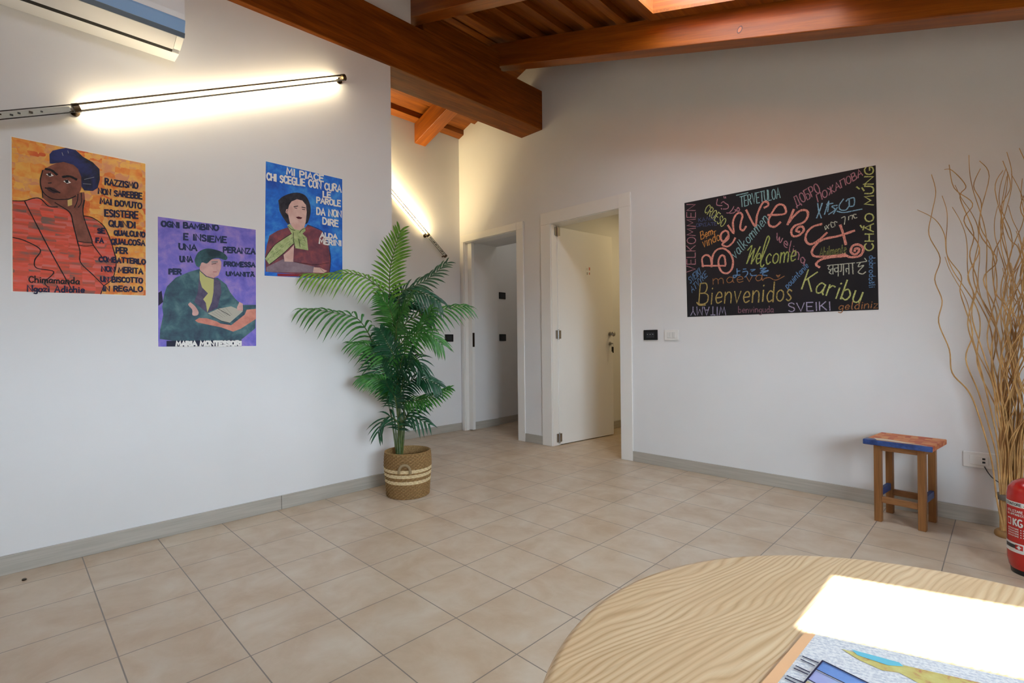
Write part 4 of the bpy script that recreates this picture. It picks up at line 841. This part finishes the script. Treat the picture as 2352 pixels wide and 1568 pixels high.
FR = [([(800, 700), (800, 400), (835, 230), (878, 90)], (0, -.08), .135, G3, dict(droop=.25, nrm=(.66, -.72, .15))),
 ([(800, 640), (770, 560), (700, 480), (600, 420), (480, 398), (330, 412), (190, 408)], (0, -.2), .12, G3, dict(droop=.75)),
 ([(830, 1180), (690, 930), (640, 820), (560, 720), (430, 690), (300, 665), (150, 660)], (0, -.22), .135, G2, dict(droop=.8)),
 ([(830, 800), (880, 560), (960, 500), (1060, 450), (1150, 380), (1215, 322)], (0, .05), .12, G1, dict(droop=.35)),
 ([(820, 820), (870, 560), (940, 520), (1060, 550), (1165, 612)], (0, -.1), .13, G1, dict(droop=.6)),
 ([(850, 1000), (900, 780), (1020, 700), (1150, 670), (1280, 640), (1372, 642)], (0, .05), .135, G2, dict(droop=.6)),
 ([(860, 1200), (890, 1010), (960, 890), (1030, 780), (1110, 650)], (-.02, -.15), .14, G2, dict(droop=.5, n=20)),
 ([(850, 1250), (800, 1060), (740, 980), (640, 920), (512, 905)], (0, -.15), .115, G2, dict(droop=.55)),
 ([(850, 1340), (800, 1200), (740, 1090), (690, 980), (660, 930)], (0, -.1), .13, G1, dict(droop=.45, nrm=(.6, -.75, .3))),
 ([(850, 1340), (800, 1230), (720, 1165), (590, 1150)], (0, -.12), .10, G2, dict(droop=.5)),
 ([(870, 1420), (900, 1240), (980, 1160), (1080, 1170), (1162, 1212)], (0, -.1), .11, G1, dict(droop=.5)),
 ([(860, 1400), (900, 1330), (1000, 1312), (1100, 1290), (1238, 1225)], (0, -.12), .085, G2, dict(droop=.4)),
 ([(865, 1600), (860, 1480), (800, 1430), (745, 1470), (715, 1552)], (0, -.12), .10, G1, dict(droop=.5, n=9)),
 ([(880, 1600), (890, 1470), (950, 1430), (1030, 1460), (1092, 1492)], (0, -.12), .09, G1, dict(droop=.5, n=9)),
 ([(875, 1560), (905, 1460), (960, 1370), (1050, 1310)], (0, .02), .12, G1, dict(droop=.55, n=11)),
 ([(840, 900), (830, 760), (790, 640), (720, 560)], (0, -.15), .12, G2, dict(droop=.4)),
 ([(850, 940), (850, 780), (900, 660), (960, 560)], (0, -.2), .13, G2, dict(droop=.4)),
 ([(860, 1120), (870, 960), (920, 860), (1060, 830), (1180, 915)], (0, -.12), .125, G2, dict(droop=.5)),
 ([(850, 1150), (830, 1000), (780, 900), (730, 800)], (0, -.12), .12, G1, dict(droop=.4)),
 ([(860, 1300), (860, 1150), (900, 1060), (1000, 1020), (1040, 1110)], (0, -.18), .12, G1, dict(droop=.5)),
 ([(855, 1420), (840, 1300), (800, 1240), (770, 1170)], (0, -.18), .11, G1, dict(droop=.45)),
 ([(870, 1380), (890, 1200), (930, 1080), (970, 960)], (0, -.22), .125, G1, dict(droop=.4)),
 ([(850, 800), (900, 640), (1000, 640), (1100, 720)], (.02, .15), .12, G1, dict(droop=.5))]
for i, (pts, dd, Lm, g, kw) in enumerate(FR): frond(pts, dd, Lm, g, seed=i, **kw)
for pts, r in (([(870, 1700), (868, 1500), (858, 1300), (850, 1000), (840, 780), (810, 640)], .013), ([(850, 1700), (815, 1450), (775, 1260), (740, 1080)], .006), ([(858, 1700), (835, 1450), (800, 1260), (760, 1120)], .006), ([(890, 1700), (905, 1480), (900, 1300), (890, 1150)], .007), ([(878, 1700), (884, 1500), (872, 1300), (880, 900)], .010)):
    b = MB(); P = [pp(q, random.uniform(-.01, .01)) for q in pts]; b.tube([Vector(p) for p in smooth([tuple(p) for p in P], 5)], [r*(1-.5*i/(5*(len(P)-1)+1)) for i in range(5*(len(P)-1)+1)], GST, 8); part(b, 'stem', pm, True)

b = MB(); p0 = so_c+Vector((.02, -.012, -.03))
b.tube([Vector(q) for q in smooth([tuple(p0+Vector(q)) for q in ((0, 0, 0), (.03, -.012, -.05), (.09, -.012, -.10), (.18, -.02, -.20), (.3, -.03, -.29))])], .0024, M_blackin, 6)
tag(b.build('power_cord', smooth=True, origin=p0), 'thin dark cord running from the wall socket behind the branches', 'cord')

# ------------------------------------------------------------------ stool
SQ = Vector((-.396, 3.446, 0)); sa = R(-6.9)
st = thing('wooden_stool', SQ, 'small wooden stool with a blue-edged painted seat by the right wall', 'stool')
ex, ey = Vector((math.cos(sa), math.sin(sa), 0)), Vector((-math.sin(sa), math.cos(sa), 0))
def sbox(mb, x0, y0, z0, x1, y1, z1, mt):
    f = lambda x, y, z: SQ+ex*x+ey*y+Vector((0, 0, z))
    mb.hexa([f(x0, y0, z0), f(x1, y0, z0), f(x1, y1, z0), f(x0, y1, z0), f(x0, y0, z1), f(x1, y0, z1), f(x1, y1, z1), f(x0, y1, z1)], mt)
M_sw = wood('stool_wood', (134, 86, 42), (170, 116, 64), 2, .5, 1.6); M_swx = wood('stool_rail_wood', (130, 84, 44), (166, 114, 66), 0, .5, 1.6)
M_blue = paint('stool_blue', [(.35, (34, 52, 100)), (.65, (62, 88, 146))], 22, None, .4)
LX, LY, LT = .112, .1175, .033
SH = .42
for sx, sy in ((-1, -1), (1, -1), (-1, 1), (1, 1)):
    b = MB(); x0 = -LX if sx < 0 else LX-LT; y0 = -LY if sy < 0 else LY-LT; sbox(b, x0, y0, 0, x0+LT, y0+LT, SH, M_sw); part(b, 'leg', st, bev=.002)
for y in (-LY+.006, LY-.026):
    b = MB(); sbox(b, -LX+LT, y, .105, LX-LT, y+.02, .138, M_swx); part(b, 'stretcher', st, bev=.002)
    b = MB(); sbox(b, -LX+LT, y, SH-.032, LX-LT, y+.02, SH, M_swx); part(b, 'apron', st, bev=.002)
for x in (-LX+.006, LX-.026):
    b = MB(); sbox(b, x, -LY+LT, .135, x+.02, LY-LT, .172, M_blue); part(b, 'stretcher', st, bev=.002, label='blue painted stretcher')
    b = MB(); sbox(b, x, -LY+LT, SH-.032, x+.02, LY-LT, SH, M_swx); part(b, 'apron', st, bev=.002)
b = MB(); sbox(b, -.148, -.158, SH, .148, .152, SH+.028, paint('stool_top_paint', [(.3, (186, 84, 50)), (.5, (204, 118, 66)), (.7, (216, 150, 96))], 20, .03)); seat = part(b, 'seat', st, bev=.004)
b = MB(); sbox(b, -.1495, -.1595, SH+.001, .1495, -.145, SH+.0285, M_blue); sbox(b, -.1495, -.158, SH+.02, -.09, -.10, SH+.0288, M_blue)
part(b, 'painted_edge', seat, bev=.003, label='blue painted front edge')
b = MB(); f = lambda x, y: SQ+ex*x+ey*y+Vector((0, 0, SH+.0292))
b.face([f(-.09, -.14), (f(.13, -.142)), f(.02, -.105), f(-.05, -.08), f(-.12, -.085)], mat('cream_paint', (216, 196, 164), .5)); part(b, 'painted_streak', seat, label='cream painted streak')

# ------------------------------------------------------------------ dry curly branches
BB_ = Vector((.005, 3.520, 0))
br = thing('branch_arrangement', BB_, 'tall bundle of dry curly twigs standing in the right corner of the photo', 'branches')
M_tw = mat('dry_twig', (170, 122, 66), .6, .3); n = noise(M_tw, coords(M_tw), 12, 3); L(M_tw, ramp(M_tw, n.outputs[0], [(.3, (158, 116, 66)), (.7, (216, 172, 110))]), bsdf(M_tw).inputs['Base Color'])
b = MB(); b.lathe([(.001, 0), (.052, 0), (.056, .008), (.054, .022), (.046, .03), (.001, .032)], BB_, mat('base_straw', (150, 112, 64), .7), 32); part(b, 'base', br, True)
b = MB(); b.lathe([(.045, .185), (.049, .19), (.049, .206), (.045, .212)], BB_, mat('grey_tie', (120, 110, 98), .6), 24); part(b, 'tie', br, True, label='grey band around the bundle')
def twig(P, r0, r1, seg=6):
    C = [Vector(p) for p in smooth([tuple(p) for p in P], 5)]; n = len(C)
    b = MB(); b.tube(C, [r0+(r1-r0)*i/(n-1) for i in range(n)], M_tw, seg); part(b, 'twig', br, True)
def px4(pts, d0, d1): # traced twigs
    n = len(pts); c0 = at(2080+pts[0][0]*.4466, 320+pts[0][1]*.4466, d0); return [Vector((BB_.x+(c0.x-BB_.x)*.5, BB_.y+(c0.y-BB_.y)*.5, .03))] + [at(2080+q[0]*.4466, 320+q[1]*.4466, d0+(d1-d0)*i/(n-1)) for i, q in enumerate(pts)]
db = (BB_-CAM).dot(FW)
for pts, dd in (([(470, 1850), (440, 1640), (370, 1400), (320, 1290), (240, 1200), (225, 1080), (170, 940), (188, 830), (150, 720), (178, 610), (120, 490), (135, 380), (155, 270), (133, 180)], .0),
           ([(490, 1850), (470, 1640), (430, 1480), (375, 1300), (310, 1130), (345, 1000), (310, 880), (280, 780), (285, 700), (215, 600), (200, 490), (150, 410), (60, 362)], .03),
           ([(500, 1850), (480, 1600), (440, 1400), (370, 1120), (320, 950), (350, 800), (320, 700), (380, 560), (300, 420), (345, 330), (250, 250), (224, 130)], -.04),
           ([(510, 1850), (500, 1600), (460, 1300), (400, 1100), (340, 900), (370, 740), (330, 600), (350, 480), (280, 300), (310, 240), (240, 160), (200, 155)], .05),
           ([(530, 1850), (520, 1600), (480, 1350), (440, 1100), (470, 900), (400, 720), (470, 620), (380, 480), (390, 330), (350, 240), (385, 150)], .0),
           ([(540, 1850), (530, 1600), (510, 1350), (540, 1050), (530, 880), (460, 780), (450, 600), (500, 480), (490, 350), (540, 240), (500, 110)], .06),
           ([(550, 1850), (560, 1600), (600, 1350), (570, 1200), (600, 1060), (580, 880), (610, 720), (580, 560), (530, 500), (460, 260), (500, 160)], -.03),
           ([(545, 1850), (540, 1600), (490, 1300), (450, 1150), (420, 1000), (470, 760), (440, 560), (380, 420), (430, 190), (380, 110)], .02),
           ([(560, 1850), (570, 1500), (640, 1250), (590, 1050), (640, 850), (590, 700), (640, 480), (590, 350), (640, 200), (585, 45)], .02)):
    twig(px4(pts, db, db+dd), .0042, .0016)
rg = random.Random(5)
for i in range(44):
    a = rg.uniform(0, 2*math.pi); q = rg.random()**.5*.042
    x, y = BB_.x+q*math.cos(a), BB_.y+q*math.sin(a)*.7
    tx = rg.gauss(.07, .13); ty = rg.uniform(-.16, .06); H = rg.uniform(1.25, 1.95); ph = rg.uniform(0, 6.3); fq = rg.uniform(2.6, 3.8); am = rg.uniform(.012, .032)
    P = []
    nn = 22
    for k in range(nn+1):
        z = .03+(H-.03)*k/nn; s = k/nn; e = max(0, s-.12)/.88
        wob = am*min(1, e*2.2)
        px_, py_ = x+tx*e**1.4+wob*math.sin(ph+fq*6.28*s), y+ty*e**1.4+wob*.6*math.cos(ph*1.7+fq*6.28*s)
        P.append((px_, min(py_, YR-.014), z))
    twig(P, rg.uniform(.0035, .0055), .0014, 5)

# ------------------------------------------------------------------ fire extinguisher
EC = Vector((.074, 3.035, 0)); ER = .078
fe = thing('fire_extinguisher', EC, 'red fire extinguisher on the floor at the right edge, before the twigs', 'fire extinguisher')
M_er = mat('red_enamel', (186, 22, 16), .25, .5, 0, 0, None, 0, .4)
b = MB(); b.lathe([(.04, .006), (.062, .012), (.073, .03), (ER, .06), (ER, .20), (ER, .328), (.074, .356), (.06, .38), (.038, .394), (.024, .40), (.022, .418)], EC, M_er, 160); part(b, 'cylinder', fe, True)
b = MB(); b.lathe([(.058, 0), (.066, 0), (.068, .02), (.06, .024)], EC, M_black, 36); part(b, 'foot_ring', fe, True)
b = MB(); b.lathe([(.021, .416), (.021, .438), (.017, .442), (.017, .463), (.02, .468), (.012, .476)], EC, mat('valve_grey_green', (118, 126, 116), .4, .5, .6), 20); b.box(EC.x-.012, EC.y-.07, .463, EC.x+.012, EC.y+.02, .476, M_black); b.box(EC.x-.011, EC.y-.085, .484, EC.x+.011, EC.y+.015, .494, M_black); part(b, 'valve', fe, True)
b = MB(); b.tube([Vector(p) for p in smooth([(EC.x+.02, EC.y, .448), (EC.x+.075, EC.y+.03, .43), (EC.x+.098, EC.y+.04, .34), (EC.x+.095, EC.y+.03, .2), (EC.x+.092, EC.y+.02, .12)], 6)], .010, M_black, 10); part(b, 'hose', fe, True)
FA = math.atan2(-EC.y, -EC.x)      # angle facing the camera
def cyl(a, z, o=.0006): return Vector((EC.x+(ER+o)*math.cos(FA+a), EC.y+(ER+o)*math.sin(FA+a), z))
def patch(mb, a0, a1, z0, z1, mt, o=.0006, n=40):
    for i in range(n):
        c0, c1 = a0+(a1-a0)*i/n, a0+(a1-a0)*(i+1)/n; mb.face([cyl(c0, z0, o), cyl(c1, z0, o), cyl(c1, z1, o), cyl(c0, z1, o)], mt)
M_lab = mat('label_white', (226, 222, 214), .4)
def cylword(mb, text, a0, a1, z0, h, w, mt, o=.0014):
    tot = sum(GLYPHS[c][0]+.2 for c in text)-.2; x = 0
    for c in text:
        wd, s_ = GLYPHS[c]
        for q in s_.split('|'):
            if not q: continue
            pts = [tuple(map(float, z.split(','))) for z in q.lstrip('~').split()]
            if q[0] == '~': pts = smooth(pts, 4)
            P = [(a0+(a1-a0)*(x+p)/tot, z0+h*y_) for p, y_ in pts]
            for i in range(len(P)-1):
                d = Vector(((P[i+1][0]-P[i][0])*ER, P[i+1][1]-P[i][1])); d = d.normalized() if d.length else Vector((1, 0)); n_ = Vector((-d.y, d.x))*w/2
                mb.face([cyl(P[i][0]+n_.x/ER, P[i][1]+n_.y, o), cyl(P[i][0]-n_.x/ER, P[i][1]-n_.y, o), cyl(P[i+1][0]-n_.x/ER, P[i+1][1]-n_.y, o), cyl(P[i+1][0]+n_.x/ER, P[i+1][1]+n_.y, o)], mt)
        x += wd+.2
b = MB(); patch(b, -1.75, 1.2, .286, .306, M_lab); cylword(b, 'ESTINTORE A POLVERE', -1.3, .6, .291, .010, .002, M_blackin)
cylword(b, 'UTILIZZARE', -1.15, -.35, .262, .010, .0016, M_lab); cylword(b, 'SU APPARECCHI', -1.15, -.2, .249, .008, .0014, M_lab)
patch(b, -1.16, -.92, .206, .236, M_lab); patch(b, -1.13, -.95, .210, .232, M_er, .001); cylword(b, 'KG', -.78, -.38, .206, .030, .006, M_lab)
for i in range(4): cylword(b, 'ESTINTORE A POLVERE SU', -1.1, .3, .190-.010*i, .005, .0011, M_lab)
patch(b, -1.75, 1.2, .094, .134, M_lab); patch(b, -1.35, -.62, .110, .126, M_blackin, .001); patch(b, -.70, -.36, .108, .128, M_er, .0012)
patch(b, -.575, -.485, .111, .125, M_lab, .0016, 2); patch(b, -.63, -.43, .116, .120, M_lab, .0016, 2)
part(b, 'label_print', fe, label='white printed bands and lettering')

# ------------------------------------------------------------------ table and collage
TZ, TC, TR_ = .72, Vector((.0145, .4695, 0)), .3315
M_ash = mat('ash_wood_top', (218, 188, 146), .36, .5, 0, 0, None, 0, .15)
_rot = N(M_ash, 'ShaderNodeMapping'); _rot.inputs['Rotation'].default_value = (0, 0, R(-80)); L(M_ash, N(M_ash, 'ShaderNodeNewGeometry').outputs['Position'], _rot.inputs[0])
_s1 = N(M_ash, 'ShaderNodeMapping'); _s1.inputs['Scale'].default_value = (2.6, 10, 1); L(M_ash, _rot.outputs[0], _s1.inputs[0])
_w = noise(M_ash, _s1.outputs[0], 1.0, 2.2, .45, .5)
_sy = N(M_ash, 'ShaderNodeSeparateXYZ'); L(M_ash, _rot.outputs[0], _sy.inputs[0])
_m1 = N(M_ash, 'ShaderNodeMath', operation='MULTIPLY'); _m1.inputs[1].default_value = 15; L(M_ash, _w.outputs[0], _m1.inputs[0])
_mm = N(M_ash, 'ShaderNodeMath', operation='MULTIPLY_ADD'); _mm.inputs[1].default_value = 150; L(M_ash, _sy.outputs['Y'], _mm.inputs[0]); L(M_ash, _m1.outputs[0], _mm.inputs[2])
_si = N(M_ash, 'ShaderNodeMath', operation='FRACT'); L(M_ash, _mm.outputs[0], _si.inputs[0])
_g = ramp(M_ash, _si.outputs[0], [(0, (236, 206, 160)), (.3, (244, 220, 180)), (.6, (236, 204, 158)), (.82, (208, 168, 116)), (1, (236, 206, 160))])
_s2 = N(M_ash, 'ShaderNodeMapping'); _s2.inputs['Scale'].default_value = (9, 240, 1); L(M_ash, _rot.outputs[0], _s2.inputs[0])
_f = noise(M_ash, _s2.outputs[0], 1.0, 3)
_g = mixc(M_ash, ramp(M_ash, noise(M_ash, _s1.outputs[0], 2.2, 2).outputs[0], [(.3, (60, 60, 60)), (.7, (200, 200, 200))]), _g, (228, 194, 148))
L(M_ash, mixc(M_ash, .5, _g, ramp(M_ash, _f.outputs[0], [(.35, (228, 218, 204)), (.6, (255, 255, 255))]), 'MULTIPLY'), bsdf(M_ash).inputs['Base Color'])
tb = thing('round_table', TC, 'round ash wood table in the foreground with a bright sunlit patch', 'table')
b = MB(); b.lathe([(.001, TZ-.026), (TR_-.012, TZ-.026), (TR_-.002, TZ-.02), (TR_, TZ-.012), (TR_, TZ-.006), (TR_-.004, TZ-.001), (TR_-.009, TZ), (.001, TZ)], TC, M_ash, 128); part(b, 'tabletop', tb, True)
b = MB(); b.lathe([(.03, .03), (.03, TZ-.05), (.10, TZ-.034), (.10, TZ-.026)], TC, M_alu, 32); part(b, 'column', tb, True)
b = MB(); b.lathe([(.001, 0), (.21, 0), (.21, .008), (.19, .016), (.04, .034), (.001, .034)], TC, M_alu, 48); part(b, 'foot', tb, True)
S = Sheet(2, TZ, 1740, 1440, 612/2352, 1); b = MB()
M_news = mat('newsprint', (206, 206, 204), .75, .25)
_v = coords(M_news, (1, 1, 1), rot=(0, 0, R(-20))); _bk2 = N(M_news, 'ShaderNodeTexBrick'); L(M_news, _v, _bk2.inputs[0])
for k, v in (('Scale', 1), ('Mortar Size', .0012), ('Brick Width', .012), ('Row Height', .0042), ('Bias', .2)): _bk2.inputs[k].default_value = v
_bk2.inputs['Color1'].default_value = (*lin((178, 182, 190)), 1); _bk2.inputs['Color2'].default_value = (*lin((205, 205, 206)), 1); _bk2.inputs['Mortar'].default_value = (*lin((222, 222, 218)), 1)
_nz = noise(M_news, coords(M_news), 420, 2)
L(M_news, mixc(M_news, .5, _bk2.outputs['Color'], ramp(M_news, _nz.outputs[0], [(.42, (196, 200, 208)), (.56, (240, 240, 238))])), bsdf(M_news).inputs['Base Color'])
thickpaper(S, b, [(505, 60), (2750, 560), (2350, 1900), (-480, 1150)], M_news, .0008)
o = b.build('collage_sheet', origin=S.P((1000, 500), 0)); tag(o, 'newspaper collage sheet with an orange border lying on the round table', 'artwork')
b = MB()
S.poly(b, [(412, 50), (512, 62), (-360, 1180), (-520, 1140)], mat('orange_paper', (242, 190, 140), .6), .0011); part(b, 'border', o, label='orange paper border')
b = MB(); BLU = paint('blue_watercolour', [(.35, (98, 134, 198)), (.65, (128, 164, 220))], 30)
LVD = paint('lavender_watercolour', [(.35, (164, 164, 214)), (.65, (178, 198, 226))], 30)
S.poly(b, [(572, 296), (510, 362), (1180, 690), (1260, 630)], BLU, .0011); S.poly(b, [(505, 372), (440, 452), (1080, 800), (1170, 700)], LVD, .0011)
S.poly(b, [(436, 470), (380, 540), (1000, 880), (1070, 810)], mat('straw_paper', (222, 206, 160), .6), .0011)
for a, e in (((400, 256), (535, 312)), ((384, 282), (500, 338)), ((340, 340), (458, 396)), ((325, 362), (440, 414)), ((262, 428), (410, 490)), ((245, 450), (395, 520)), ((575, 294), (385, 520)), ((575, 294), (1260, 630)), ((508, 366), (1180, 694)), ((440, 455), (1080, 804))):
    S.stroke(b, [a, e], .0014, NAVY, .0014, False)
YG = paint('yellow_green_paint', [(.32, (190, 122, 92)), (.42, (204, 186, 110)), (.6, (214, 206, 130)), (.74, (198, 200, 120))], 60)
S.poly(b, [(740, 190), (900, 235), (1270, 330), (2100, 520), (2700, 640), (2600, 1000), (1700, 640), (1250, 400), (1100, 380), (900, 290)], YG, .0011)
S.poly(b, [(830, 195), (900, 215), (1250, 310), (1290, 345), (1150, 335), (880, 245)], mat('turquoise_paint', (110, 196, 214), .6), .0014)
part(b, 'painted_shapes', o, label='blue, lavender and yellow painted shapes')
b = MB(); c = on(55, 1332, 2, 0)
b.extrude([c+Vector((.011*math.cos(a)*random.uniform(.7, 1.1), .008*math.sin(a)*random.uniform(.7, 1.1), .0003)) for a in [i*.7 for i in range(9)]], (0, 0, .005), M_dsteel)
tag(b.build('floor_scrap', origin=c), 'tiny dark scrap lying on the floor tiles below the orange poster', 'scrap')
